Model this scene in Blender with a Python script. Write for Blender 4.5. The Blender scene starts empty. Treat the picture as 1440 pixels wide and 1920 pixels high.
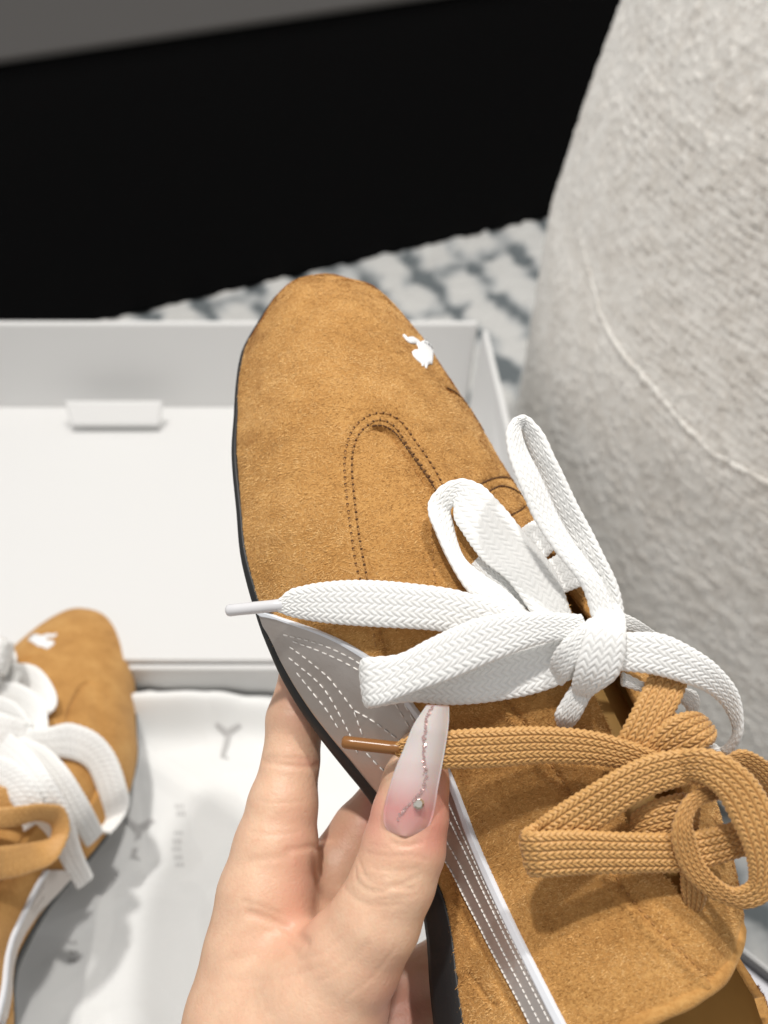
import bpy, math, random
import numpy as np
from mathutils import Vector, Matrix
from mathutils.bvhtree import BVHTree

random.seed(5)
rng = np.random.default_rng(11)
C = bpy.context.scene.collection
SC = bpy.context.scene

# ------------------------------------------------------------------ camera
F = 1805.0                       # focal length in photo pixels (1440 x 1920)
HC = 0.48                        # camera height above the floor (m)
S45 = math.sqrt(0.5)
cam_d = bpy.data.cameras.new('camera')
cam = bpy.data.objects.new('camera', cam_d); C.objects.link(cam)
cam.location = (0, 0, HC)
cam.rotation_euler = (math.radians(45), 0, 0)
cam_d.sensor_fit = 'VERTICAL'; cam_d.sensor_height = 36; cam_d.sensor_width = 27
cam_d.lens = F / 1920 * 36
cam_d.clip_start = 0.01; cam_d.clip_end = 50
cam_d.dof.use_dof = True
cam_d.dof.focus_distance = 0.196
cam_d.dof.aperture_fstop = 15
SC.camera = cam

# ------------------------------------------------------------------ light
w = bpy.data.worlds.new('World'); SC.world = w; w.use_nodes = True
bg = w.node_tree.nodes['Background']
bg.inputs[0].default_value = (1.0, 0.985, 0.965, 1); bg.inputs[1].default_value = 0.52

def area(name, loc, target, size, power, col=(1, .965, .92)):
    l = bpy.data.lights.new(name, 'AREA'); l.energy = power; l.size = size; l.color = col
    o = bpy.data.objects.new(name, l); C.objects.link(o); o.location = loc
    o.rotation_euler = (Vector(target) - Vector(loc)).to_track_quat('-Z', 'Y').to_euler()
    return o
area('ceiling_spot', (-0.32, 0.38, 2.2), (0, .15, .3), 0.09, 22)
area('ceiling_spot', (0.42, 0.58, 2.2), (0, .15, .3), 0.08, 17)
SC.view_settings.view_transform = 'Standard'; SC.view_settings.look = 'None'
SC.view_settings.exposure = 0.0; SC.view_settings.gamma = 1.0

# ------------------------------------------------------------------ helpers
def c2w(X):
    X = np.asarray(X, float)
    return np.stack([X[..., 0], (X[..., 1] - X[..., 2]) * S45, (X[..., 1] + X[..., 2]) * S45 + HC], -1)
def w2c(X):
    X = np.asarray(X, float); z = X[..., 2] - HC; y = X[..., 1]
    return np.stack([X[..., 0], (y + z) * S45, (z - y) * S45], -1)
def ray(p):
    p = np.asarray(p, float)
    return np.stack([(p[..., 0] - 720) / F, (960 - p[..., 1]) / F, -np.ones(p.shape[:-1])], -1)
def proj(X):
    return np.stack([720 + F * X[..., 0] / -X[..., 2], 960 - F * X[..., 1] / -X[..., 2]], -1)
def at(x, y, d):                 # photo direction + distance (m) -> camera coordinates
    return ray(np.array([x, y], float)) * d
def floor_pt(x, y, z=0.0):       # where the sight line meets the level z
    r = c2w(ray(np.array([x, y], float))) - np.array([0, 0, HC])
    return np.array([0, 0, HC]) + r * ((z - HC) / r[2])

ORG = {}
def empty(name, loc):
    o = bpy.data.objects.new(name, None); C.objects.link(o)
    o.empty_display_size = .02; o.location = loc; ORG[o.name] = np.array(loc, float)
    return o
def tag(o, label=None, cat=None, group=None, kind=None):
    if label: o['label'] = label
    if cat: o['category'] = cat
    if group: o['group'] = group
    if kind: o['kind'] = kind
    return o
def mesh(name, V, Fc, mats, parent=None, org=None, smooth=True, attrs=None, fmat=None):
    V = np.asarray(V, float)
    if parent is not None: o0 = ORG[parent.name]
    else: o0 = np.array(org if org is not None else [0, 0, 0], float)
    me = bpy.data.meshes.new(name)
    if isinstance(Fc, np.ndarray):
        me.vertices.add(len(V)); me.vertices.foreach_set('co', (V - o0).astype(np.float32).ravel())
        n, k = Fc.shape
        me.loops.add(n * k); me.loops.foreach_set('vertex_index', Fc.astype(np.int32).ravel())
        me.polygons.add(n); me.polygons.foreach_set('loop_start', np.arange(0, n * k, k, dtype=np.int32))
        try: me.polygons.foreach_set('loop_total', np.full(n, k, dtype=np.int32))
        except Exception: pass
        me.update(calc_edges=True)
    else:
        me.from_pydata((V - o0).tolist(), [], Fc)
    me.validate()
    me.polygons.foreach_set('use_smooth', np.full(len(me.polygons), smooth))
    for m in (mats if isinstance(mats, (list, tuple)) else [mats]): me.materials.append(m)
    if fmat is not None: me.polygons.foreach_set('material_index', np.asarray(fmat, np.int32))
    if attrs:
        for k, a in attrs.items():
            at_ = me.attributes.new(k, 'FLOAT', 'POINT'); at_.data.foreach_set('value', np.asarray(a, np.float32))
    o = bpy.data.objects.new(name, me); C.objects.link(o)
    if parent is not None: o.parent = parent
    else: o.location = o0
    ORG[o.name] = o0
    return o
def grid_faces(n, m, wrap=False):
    i = np.arange(n - 1)[:, None]; j = np.arange(m if wrap else m - 1)[None, :]; j2 = (j + 1) % m
    return np.stack([i * m + j, i * m + j2, (i + 1) * m + j2, (i + 1) * m + j], -1).reshape(-1, 4)
def catmull(P, n):
    P = np.asarray(P, float); d = np.linalg.norm(np.diff(P[:, :2], axis=0), axis=1)
    t = np.r_[0, np.cumsum(np.maximum(d, 1e-6) ** .75)]
    q = np.linspace(0, t[-1], n)
    h = np.diff(t); dl = np.diff(P, axis=0) / h[:, None]
    m = np.zeros_like(P)
    m[1:-1] = (dl[:-1] * h[1:, None] + dl[1:] * h[:-1, None]) / (h[1:] + h[:-1])[:, None]
    m[0] = dl[0]; m[-1] = dl[-1]
    k = np.clip(np.searchsorted(t, q, side='right') - 1, 0, len(t) - 2); u = ((q - t[k]) / h[k])[:, None]; hh = h[k][:, None]
    return P[k] * (1 + 2 * u) * (1 - u) ** 2 + m[k] * hh * u * (1 - u) ** 2 + P[k + 1] * u * u * (3 - 2 * u) + m[k + 1] * hh * u * u * (u - 1)
def pchip(x, xs, ys):
    xs = np.asarray(xs, float); ys = np.asarray(ys, float); x = np.asarray(x, float)
    h = np.diff(xs); dl = np.diff(ys) / h; m = np.zeros(len(xs))
    for i in range(1, len(xs) - 1):
        if dl[i - 1] * dl[i] > 0:
            w1 = 2 * h[i] + h[i - 1]; w2 = h[i] + 2 * h[i - 1]; m[i] = (w1 + w2) / (w1 / dl[i - 1] + w2 / dl[i])
    m[0] = dl[0]; m[-1] = dl[-1]
    k = np.clip(np.searchsorted(xs, x) - 1, 0, len(xs) - 2); t = (x - xs[k]) / h[k]
    return ys[k] * (1 + 2 * t) * (1 - t) ** 2 + m[k] * h[k] * t * (1 - t) ** 2 + ys[k + 1] * t * t * (3 - 2 * t) + m[k + 1] * h[k] * t * t * (t - 1)
_LAT = rng.random((64, 64, 64)).astype(np.float32)
def vnoise(P):
    P = np.asarray(P, np.float32); i = np.floor(P).astype(int); f = P - i; f = f * f * (3 - 2 * f)
    r = 0
    for a in (0, 1):
        for b in (0, 1):
            for c in (0, 1):
                r = r + _LAT[(i[..., 0] + a) & 63, (i[..., 1] + b) & 63, (i[..., 2] + c) & 63] * \
                    (f[..., 0] if a else 1 - f[..., 0]) * (f[..., 1] if b else 1 - f[..., 1]) * (f[..., 2] if c else 1 - f[..., 2])
    return r * 2 - 1
def fbm(P, o=4):
    r = 0; a = .5
    for k in range(o): r = r + a * vnoise(P * 2 ** k + 17.3 * k); a *= .5
    return r
def polydist(V, L, mg=.006):
    """distance of each vertex to a 3-D polyline sampled densely; inf when far"""
    V = np.asarray(V); L = np.asarray(L); D = np.full(len(V), 9.0)
    for s in range(0, len(L), 24):
        seg = L[s:s + 25]
        lo = seg.min(0) - mg; hi = seg.max(0) + mg
        idx = np.where(((V > lo) & (V < hi)).all(1))[0]
        if len(idx) == 0: continue
        A = seg[:-1]; B = seg[1:]
        if len(A) == 0: continue
        v = V[idx]
        best = np.full(len(idx), 9.0)
        for a, b in zip(A, B):
            ab = b - a; t = np.clip(((v - a) @ ab) / (ab @ ab + 1e-18), 0, 1)
            best = np.minimum(best, np.linalg.norm(v - a - t[:, None] * ab, axis=1))
        D[idx] = np.minimum(D[idx], best)
    return D
def inside(P, poly):
    poly = np.asarray(poly, float); r = np.zeros(len(P), bool); j = len(poly) - 1
    for i in range(len(poly)):
        xi, yi = poly[i]; xj, yj = poly[j]
        c = ((yi > P[:, 1]) != (yj > P[:, 1])) & (P[:, 0] < (xj - xi) * (P[:, 1] - yi) / (yj - yi + 1e-12) + xi)
        r ^= c; j = i
    return r
def pdist2(P, line):
    D = np.full(len(P), 1e9); line = np.asarray(line, float)
    for a, b in zip(line[:-1], line[1:]):
        ab = b - a; t = np.clip(((P - a) @ ab) / (ab @ ab), 0, 1)
        D = np.minimum(D, np.linalg.norm(P - a - t[:, None] * ab, axis=1))
    return D
def clip_mesh(V, Q, f):
    """keep f>0; quads crossing f=0 are cut along it"""
    V = [tuple(v) for v in V]; out = []; cut = {}
    s = f > 0; k = s[Q].sum(1)
    out = [list(q) for q in Q[k == 4].tolist()]
    for q in Q[(k > 0) & (k < 4)].tolist():
        poly = []
        for a, b in zip(q, q[1:] + q[:1]):
            if s[a]: poly.append(a)
            if s[a] != s[b]:
                e = (min(a, b), max(a, b))
                if e not in cut:
                    t = f[a] / (f[a] - f[b]); va = np.array(V[a]); vb = np.array(V[b])
                    cut[e] = len(V); V.append(tuple(va + (vb - va) * t))
                poly.append(cut[e])
        if len(poly) >= 3: out.append(poly)
    V = np.array(V); used = np.zeros(len(V), bool)
    for p in out: used[p] = True
    mp = np.cumsum(used) - 1
    return V[used], [[int(mp[i]) for i in p] for p in out], used

# ------------------------------------------------------------------ materials
def mat(name, col=(.8, .8, .8), rough=.6, metal=0., **kw):
    m = bpy.data.materials.new(name); m.use_nodes = True
    b = m.node_tree.nodes['Principled BSDF']
    b.inputs['Base Color'].default_value = (*col, 1); b.inputs['Roughness'].default_value = rough
    b.inputs['Metallic'].default_value = metal
    for k, v in kw.items(): b.inputs[k.replace('_', ' ')].default_value = v
    return m
def N(m, t, **kw):
    n = m.node_tree.nodes.new(t)
    for k, v in kw.items():
        if k in n.inputs: n.inputs[k].default_value = v
        else: setattr(n, k, v)
    return n
def link(m, a, b): m.node_tree.links.new(a, b)
def bsdf(m): return m.node_tree.nodes['Principled BSDF']
def noise(m, scale, detail=4, rough=.6, vec=None):
    n = N(m, 'ShaderNodeTexNoise'); n.inputs['Scale'].default_value = scale
    n.inputs['Detail'].default_value = detail; n.inputs['Roughness'].default_value = rough
    if vec is None:
        tc = N(m, 'ShaderNodeTexCoord'); vec = tc.outputs['Object']
    link(m, vec, n.inputs['Vector']); return n
def ramp(m, src, stops):
    r = N(m, 'ShaderNodeValToRGB'); e = r.color_ramp.elements
    while len(e) < len(stops): e.new(.5)
    for k, (p, c) in zip(e, stops): k.position = p; k.color = (*c, 1)
    link(m, src, r.inputs['Fac']); return r
def bump(m, src, strength, dist, prev=None):
    b = N(m, 'ShaderNodeBump'); b.inputs['Strength'].default_value = strength; b.inputs['Distance'].default_value = dist
    link(m, src, b.inputs['Height'])
    if prev is not None: link(m, prev.outputs['Normal'], b.inputs['Normal'])
    link(m, b.outputs['Normal'], bsdf(m).inputs['Normal']); return b

# suede: patchy nap, fine grain
M_suede = mat('suede', rough=.95)
n1 = noise(M_suede, 90, 5, .6); n2 = noise(M_suede, 1300, 3, .7)
mx = N(M_suede, 'ShaderNodeMath', operation='MULTIPLY_ADD'); link(M_suede, n2.outputs['Fac'], mx.inputs[0]); mx.inputs[1].default_value = .45
ml = N(M_suede, 'ShaderNodeMath', operation='MULTIPLY'); link(M_suede, n1.outputs['Fac'], ml.inputs[0]); ml.inputs[1].default_value = .55
link(M_suede, ml.outputs[0], mx.inputs[2])
r = ramp(M_suede, mx.outputs[0], [(.30, (.33, .155, .044)), (.5, (.50, .26, .082)), (.70, (.62, .36, .13))])
link(M_suede, r.outputs['Color'], bsdf(M_suede).inputs['Base Color'])
bump(M_suede, n2.outputs['Fac'], .6, .0004)
bsdf(M_suede).inputs['Sheen Weight'].default_value = .25; bsdf(M_suede).inputs['Sheen Tint'].default_value = (1, .75, .45, 1)
bsdf(M_suede).inputs['Specular IOR Level'].default_value = .1
# nap fibres take their own shade
M_nap = mat('suede_fibre', rough=.9)
at_ = N(M_nap, 'ShaderNodeAttribute', attribute_name='shade')
r = ramp(M_nap, at_.outputs['Fac'], [(0, (.27, .120, .030)), (.5, (.60, .325, .108)), (1, (.82, .54, .24))])
link(M_nap, r.outputs['Color'], bsdf(M_nap).inputs['Base Color']); bsdf(M_nap).inputs['Specular IOR Level'].default_value = .1

M_lining = mat('tan_lining', (.50, .30, .10), .45)
M_black = mat('black_rubber', (.011, .012, .013), .5)
nb = noise(M_black, 900, 3); bump(M_black, nb.outputs['Fac'], .25, .0002)
M_white_lace = mat('white_lace', (.88, .88, .865), .75, Sheen_Weight=.15)
nb = noise(M_white_lace, 5000, 2); bump(M_white_lace, nb.outputs['Fac'], .25, .0001)
M_tan_lace = mat('tan_lace', (.62, .335, .105), .5, Sheen_Weight=.2)
nb = noise(M_tan_lace, 2600, 3); bump(M_tan_lace, nb.outputs['Fac'], .3, .0001)
r = ramp(M_tan_lace, nb.outputs['Fac'], [(.3, (.52, .26, .075)), (.7, (.70, .41, .145))]); link(M_tan_lace, r.outputs['Color'], bsdf(M_tan_lace).inputs['Base Color'])
M_white_tip = mat('white_plastic_tip', (.66, .66, .68), .25)
M_tan_tip = mat('brown_plastic_tip', (.25, .105, .028), .22)
M_silver = mat('silver_leather', (.53, .485, .455), .36, .8)
nb = noise(M_silver, 700, 5, .65); bump(M_silver, nb.outputs['Fac'], .25, .0003)
M_edge = mat('white_raw_edge', (.74, .77, .82), .8)
M_thread_w = mat('silver_thread', (.80, .78, .75), .35)
M_thread_t = mat('tan_thread', (.40, .20, .06), .7)
M_thread_shade = mat('brown_thread_and_shade', (.10, .042, .012), .8)  # dark thread colour, also paints the shade along the toe panel's cut edge
M_emb = mat('white_embroidery', (.84, .85, .86), .6)
nb = noise(M_emb, 2500, 2); bump(M_emb, nb.outputs['Fac'], .5, .0003)

# skin
M_skin = mat('skin', rough=.46)
b = bsdf(M_skin)
aa = N(M_skin, 'ShaderNodeAttribute', attribute_name='blush')
n1 = noise(M_skin, 300, 6, .7)
ad = N(M_skin, 'ShaderNodeMath', operation='MULTIPLY_ADD'); link(M_skin, n1.outputs['Fac'], ad.inputs[0]); ad.inputs[1].default_value = .30; link(M_skin, aa.outputs['Fac'], ad.inputs[2])
r = ramp(M_skin, ad.outputs[0], [(.04, (.77, .535, .375)), (.13, (.75, .49, .335)), (.22, (.71, .43, .29)), (.5, (.70, .36, .26)), (1., (.66, .26, .20))])
link(M_skin, r.outputs['Color'], b.inputs['Base Color'])
b.inputs['Subsurface Weight'].default_value = .22; b.inputs['Subsurface Radius'].default_value = (1, .35, .2); b.inputs['Subsurface Scale'].default_value = .0022
n2 = noise(M_skin, 1500, 4, .65); n3 = noise(M_skin, 420, 2)
vz = N(M_skin, 'ShaderNodeTexVoronoi', Scale=900.); vz.feature = 'DISTANCE_TO_EDGE'; tcv = N(M_skin, 'ShaderNodeTexCoord'); link(M_skin, tcv.outputs['Object'], vz.inputs['Vector'])
b1 = bump(M_skin, n3.outputs['Fac'], .14, .0007); b2 = bump(M_skin, n2.outputs['Fac'], .2, .0003, b1); bump(M_skin, vz.outputs['Distance'], .25, .00025, b2)
# nail: pink base fading to milky tip
M_nail = mat('nail_gel', rough=.08)
aa = N(M_nail, 'ShaderNodeAttribute', attribute_name='along')
r = ramp(M_nail, aa.outputs['Fac'], [(0, (.74, .44, .38)), (.28, (.72, .33, .31)), (.5, (.80, .62, .60)), (.7, (.74, .66, .64)), (1, (.66, .60, .57))])
link(M_nail, r.outputs['Color'], bsdf(M_nail).inputs['Base Color'])
for k, v in (('Subsurface Weight', .3), ('Subsurface Scale', .0015), ('Coat Weight', .6), ('Coat Roughness', .04)): bsdf(M_nail).inputs[k].default_value = v
M_gem = mat('rhinestone', (.80, .77, .70), .08, .9)
M_glit = mat('glitter', (.80, .55, .52), .2, .9)

# card, paper, fabrics
M_card = mat('white_card', (.69, .69, .685), .55)
nb = noise(M_card, 60, 4); bump(M_card, nb.outputs['Fac'], .03, .001)
M_tissue = mat('tissue', (.80, .805, .795), .85)
M_print = mat('grey_print', (.50, .495, .49), .9)
M_bench = mat('black_fabric', (.0030, .0030, .0033), .9)
M_bench.node_tree.nodes['Principled BSDF'].inputs['Specular IOR Level'].default_value = .1
M_btop = mat('grey_top', (.038, .035, .033), .75)
nb = noise(M_btop, 40, 3); bump(M_btop, nb.outputs['Fac'], .05, .001)
M_floor = mat('floor_boards', (.24, .20, .16), .5)
nb = noise(M_floor, 20, 4); bump(M_floor, nb.outputs['Fac'], .1, .002)
M_boucle = mat('boucle', (.78, .75, .70), .95, Sheen_Weight=.2)
n1 = noise(M_boucle, 55, 5, .65); n2 = noise(M_boucle, 420, 4, .7)
mm = N(M_boucle, 'ShaderNodeMath', operation='ADD'); link(M_boucle, n1.outputs['Fac'], mm.inputs[0]); link(M_boucle, n2.outputs['Fac'], mm.inputs[1])
r = ramp(M_boucle, mm.outputs[0], [(.62, (.70, .67, .615)), (1., (.79, .76, .71)), (1.35, (.85, .83, .785))])
for e in r.color_ramp.elements: e.position = min(e.position / 1.6, 1)
dv = N(M_boucle, 'ShaderNodeMath', operation='DIVIDE'); link(M_boucle, mm.outputs[0], dv.inputs[0]); dv.inputs[1].default_value = 1.6; link(M_boucle, dv.outputs[0], r.inputs['Fac'])
link(M_boucle, r.outputs['Color'], bsdf(M_boucle).inputs['Base Color'])
bump(M_boucle, n2.outputs['Fac'], .5, .001)
M_board = mat('grey_board', (.60, .60, .64), .35)
M_rim = mat('black_rim', (.02, .02, .022), .4)

# rug: off-white pile with a grey-blue lattice
M_rug = mat('rug_pile', rough=1)
a_r = N(M_rug, 'ShaderNodeAttribute', attribute_name='line')
nz = noise(M_rug, 150, 4, .7)
mr = N(M_rug, 'ShaderNodeMath', operation='MULTIPLY_ADD'); link(M_rug, nz.outputs['Fac'], mr.inputs[0]); mr.inputs[1].default_value = .35; link(M_rug, a_r.outputs['Fac'], mr.inputs[2])
r = ramp(M_rug, mr.outputs[0], [(.35, (.60, .60, .585)), (.8, (.44, .455, .46)), (1.25, (.14, .16, .17))])
for e, p in zip(r.color_ramp.elements, (.2, .42, .75)): e.position = p
dv = N(M_rug, 'ShaderNodeMath', operation='DIVIDE'); link(M_rug, mr.outputs[0], dv.inputs[0]); dv.inputs[1].default_value = 1.2; link(M_rug, dv.outputs[0], r.inputs['Fac'])
link(M_rug, r.outputs['Color'], bsdf(M_rug).inputs['Base Color'])
bump(M_rug, nz.outputs['Fac'], .6, .003)

# ------------------------------------------------------------------ setting
def box_vf(lo, hi, bev=0):
    x0, y0, z0 = lo; x1, y1, z1 = hi
    V = [(x0, y0, z0), (x1, y0, z0), (x1, y1, z0), (x0, y1, z0), (x0, y0, z1), (x1, y0, z1), (x1, y1, z1), (x0, y1, z1)]
    return np.array(V, float), [[0, 3, 2, 1], [4, 5, 6, 7], [0, 1, 5, 4], [1, 2, 6, 5], [2, 3, 7, 6], [3, 0, 4, 7]]
def bevel(o, wd, seg=3):
    m = o.modifiers.new('bevel', 'BEVEL'); m.width = wd; m.segments = seg; m.limit_method = 'ANGLE'
    return o
V, Fq = box_vf((-3, -2, -.03), (3, 3.5, -.008))
tag(mesh('floor', V, Fq, M_floor, smooth=False), kind='structure')

# rug
nx, ny = 330, 330
gx, gy = np.meshgrid(np.linspace(-.75, .85, nx), np.linspace(-.45, 1.25, ny), indexing='ij')
pA = [floor_pt(*p)[:2] for p in ((765, 492), (845, 584))]; pB = [floor_pt(*p)[:2] for p in ((862, 480), (973, 588))]
pC = [floor_pt(*p)[:2] for p in ((845, 588), (930, 557))]
d1 = pA[1] - pA[0]; d1 /= np.linalg.norm(d1); nA = np.array([-d1[1], d1[0]]); o1 = nA @ pA[0]; sp1 = abs(nA @ pB[0] - o1)
d2 = pC[1] - pC[0]; d2 /= np.linalg.norm(d2); nC = np.array([-d2[1], d2[0]]); o2 = nC @ pC[0]
P2 = np.stack([gx, gy], -1); wob = .006 * vnoise(np.stack([gx * 25, gy * 25, gx * 0], -1)) + .004 * vnoise(np.stack([gx * 110, gy * 110, gx * 0 + 1], -1))
q1 = ((P2 @ nA - o1 + wob) / sp1 + .5) % 1 - .5; q2 = ((P2 @ nC - o2 + wob) / (sp1 * 1.15) + .5) % 1 - .5
line = np.maximum(np.exp(-(q1 * sp1 / .0085) ** 2), .55 * np.exp(-(q2 * sp1 / .0090) ** 2) * (vnoise(np.stack([gx * 22, gy * 22, gx * 0 + 6], -1)) > -.1))
line *= .95 + .7 * vnoise(np.stack([gx * 60, gy * 60, gx * 0 + 3], -1))
zz = .004 + .0025 * vnoise(np.stack([gx * 120, gy * 120, gx * 0], -1)) + .002 * vnoise(np.stack([gx * 260, gy * 260, gx * 0 + 9], -1)) - .003 * line
tag(mesh('rug', np.stack([gx, gy, zz], -1).reshape(-1, 3), grid_faces(nx, ny), M_rug, org=(0, .4, 0), attrs={'line': line.ravel()}),
    'off-white plush rug with grey-blue lattice lines under the open box', 'rug')

# low black bench behind
b0 = floor_pt(245, 597)[:2]; b1 = floor_pt(1029, 414)[:2]
dr = (b1 - b0) / np.linalg.norm(b1 - b0); nr_ = np.array([-dr[1], dr[0]])
def bench_box(s0, s1, t0, t1, z0, z1):
    V, Fq = box_vf((s0, t0, z0), (s1, t1, z1))
    return np.c_[b0[0] + V[:, 0] * dr[0] + V[:, 1] * nr_[0], b0[1] + V[:, 0] * dr[1] + V[:, 1] * nr_[1], V[:, 2]], Fq
def height_at(x, y):             # height of the sight line above the bench front
    r = c2w(ray(np.array([x, y], float))) - np.array([0, 0, HC])
    t = (nr_ @ b0) / (nr_ @ r[:2]); return HC + t * r[2]
hb = .5 * (height_at(0, 93) + height_at(870, 2))
bench = tag(empty('bench', (b0[0] + .3 * dr[0], b0[1] + .3 * dr[1], 0)), 'long low black bench with a dark grey top standing across the back', 'bench')
V, Fq = bench_box(-.5, 1.3, 0, .5, 0.002, hb - .004); bevel(mesh('body', V, Fq, M_bench, bench, smooth=False), .004)
V, Fq = bench_box(-.502, 1.302, -.002, .502, hb - .0035, hb + .004); bevel(mesh('top', V, Fq, M_btop, bench, smooth=False), .003)

# round boucle armchair base on the right
PC = np.array([.384, .444]); PR = .295
na, nz_ = 760, 420
az0 = math.atan2(-PC[1], -PC[0])
ang = az0 + np.linspace(-1.75, 1.75, na); hz = np.linspace(0, .52, nz_)
AG, HG = np.meshgrid(ang, hz, indexing='ij')
RR = pchip(HG, [0, .032, .081, .162, .211, .240, .291, .330, .384, .448, .52], [.276, .291, .2997, .2976, .296, .2912, .2816, .2736, .262, .243, .20])
# boucle threads: loose weave broken into nubs
us = AG * PR; n_lo = fbm(np.stack([us * 60, HG * 60, us * 0], -1), 3)
th_u = np.abs(np.sin(np.pi * (us / .0034 + .3 * n_lo + .22 * vnoise(np.stack([us * 150, HG * 150, us * 0 + 3], -1))))); th_v = np.abs(np.sin(np.pi * (HG / .0034 + .3 * n_lo + .22 * vnoise(np.stack([us * 150, HG * 150, us * 0 + 23], -1)))))
nub = fbm(np.stack([us * 210, HG * 210, us * 0 + 5], -1), 3)
pat = .3 + .7 * np.clip(.5 + 1.3 * vnoise(np.stack([us * 16, HG * 16, us * 0 + 14], -1)), 0, 1)
disp = .0007 * (th_u + th_v) * pat + .0016 * np.maximum(fbm(np.stack([us * 340, HG * 340, us * 0 + 8], -1), 2), -.05) + .0022 * fbm(np.stack([us * 18, HG * 18, us * 0 + 2], -1), 2)
RR = RR + disp
PV = np.stack([PC[0] + RR * np.cos(AG), PC[1] + RR * np.sin(AG), HG], -1)
chair = tag(empty('armchair', (PC[0], PC[1], 0)), 'rounded off-white boucle armchair with a raised piped seam at the right', 'armchair')
pouf_cam = w2c(PV.reshape(-1, 3))
up_ = mesh('upholstery', PV.reshape(-1, 3), grid_faces(na, nz_), M_boucle, chair)
# back closed by a coarse shell
ang2 = az0 + np.linspace(1.75, 2 * math.pi - 1.75, 60)
A2, H2 = np.meshgrid(ang2, np.linspace(0, .52, 30), indexing='ij')
R2 = pchip(H2, [0, .032, .081, .162, .211, .240, .291, .330, .384, .448, .52], [.276, .291, .2997, .2976, .296, .2912, .2816, .2736, .262, .243, .20])
mesh('back_panel', np.stack([PC[0] + R2 * np.cos(A2), PC[1] + R2 * np.sin(A2), H2], -1).reshape(-1, 3), grid_faces(60, 30), M_boucle, chair)
aa = np.linspace(0, 2 * math.pi, 64, endpoint=False)
rings = []
for k, (rr, zc) in enumerate(((.20, .52), (.17, .532), (.09, .540), (.002, .542))):
    rings.append(np.stack([PC[0] + rr * np.cos(aa), PC[1] + rr * np.sin(aa), np.full(64, zc)], -1))
mesh('seat_top', np.concatenate(rings), grid_faces(4, 64, True), M_boucle, chair)

def bvh(V, Q): return BVHTree.FromPolygons([Vector(v) for v in V], Q.tolist() if isinstance(Q, np.ndarray) else Q)
def cast_px(tree, pts, fallback=None):
    H_, Nn = [], []; last = fallback
    for p in np.asarray(pts, float):
        d = Vector(ray(p)).normalized(); loc, nrm, idx, dist = tree.ray_cast(Vector((0, 0, 0)), d)
        if loc is None:
            ref = d * (last if last else .2)
            loc, nrm, idx, dist = tree.find_nearest(ref); dist = loc.length
        last = dist
        if nrm.dot(d) > 0: nrm = -nrm
        H_.append(loc[:]); Nn.append(nrm[:])
    return np.array(H_), np.array(Nn)
def tube(P, R, k=10, cap=True):
    P = np.asarray(P, float); R = np.broadcast_to(np.asarray(R, float), (len(P),))
    T = np.gradient(P, axis=0); T /= np.linalg.norm(T, axis=1)[:, None] + 1e-12
    up = np.array([.3, .2, .93]); V = []
    for p, t, rr in zip(P, T, R):
        a = np.cross(t, up); a /= np.linalg.norm(a); b_ = np.cross(t, a); up = np.cross(a, t)
        q = np.linspace(0, 2 * np.pi, k, endpoint=False)
        V.append(p + rr * (np.cos(q)[:, None] * a + np.sin(q)[:, None] * b_))
    V = np.concatenate(V); Q = grid_faces(len(P), k, True).tolist()
    if cap: Q += [list(range(k))[::-1], list(range((len(P) - 1) * k, len(P) * k))]
    return V, Q
seam = catmull([(1078, 405), (1088, 440), (1108, 520), (1132, 605), (1172, 668), (1222, 725), (1278, 790), (1335, 848), (1400, 885), (1470, 915), (1530, 940)], 120)
ptree = bvh(pouf_cam, grid_faces(na, nz_))
sp, sn = cast_px(ptree, seam, .5)
k3 = np.ones(9) / 9
for c_ in range(3): sp[4:-4, c_] = np.convolve(sp[:, c_], k3, 'valid')
V, Q = tube(c2w(sp - sn * .0004), np.interp(np.arange(120), [0, 30, 119], [.0004, .0014, .0014]), 8); V = V + .0006 * vnoise(V * 700)[:, None]
mesh('piping', V, Q, M_boucle, chair)

# open box: trough with the lid folded back
HZ = HC - .350; YH = .350 / math.tan(math.radians(54.1))
bx0, bx1 = -.262, .052
boxo = tag(empty('shoe_box', ((bx0 + bx1) / 2, .13, 0)), 'open white cardboard box with its lid folded flat behind', 'box')
def slab(name, corners, th, m=M_card, bv=.0008):
    c = np.array(corners, float); n = np.cross(c[1] - c[0], c[3] - c[0]); n /= np.linalg.norm(n)
    V = np.r_[c - n * th / 2, c + n * th / 2]
    return bevel(mesh(name, V, [[3, 2, 1, 0], [4, 5, 6, 7], [0, 1, 5, 4], [1, 2, 6, 5], [2, 3, 7, 6], [3, 0, 4, 7]], m, boxo, smooth=False), bv, 2)
slab('back_wall', [(bx0, YH, .006), (bx1, YH, .006), (bx1, YH, HZ), (bx0, YH, HZ)], .003)
slab('side_wall', [(bx1 - .0017, YH - .0017, .006), (bx1 - .0017, -.06, .006), (bx1 - .0017, -.06, HZ - .002), (bx1 - .0017, YH - .0017, HZ - .002)], .003)
slab('side_wall', [(bx0 + .0017, YH - .0017, .006), (bx0 + .0017, -.06, .006), (bx0 + .0017, -.06, HZ - .002), (bx0 + .0017, YH - .0017, HZ - .002)], .003)
slab('front_wall', [(bx0, -.062, .006), (bx1, -.062, .006), (bx1, -.062, HZ - .002), (bx0, -.062, HZ - .002)], .003)
slab('base', [(bx0 + .004, -.058, .0075), (bx1 - .004, -.058, .0075), (bx1 - .004, YH - .003, .0075), (bx0 + .004, YH - .003, .0075)], .003)
def lidpt(x, y, h): return floor_pt(x, y, h)
zl = HC - .382
yfar = floor_pt(400, 765, zl)[1]
lid = slab('lid', [(bx0, YH + .001, HZ + .002), (bx1, YH + .001, HZ + .002), (bx1, yfar, zl), (bx0, yfar, zl)], .003)
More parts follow.
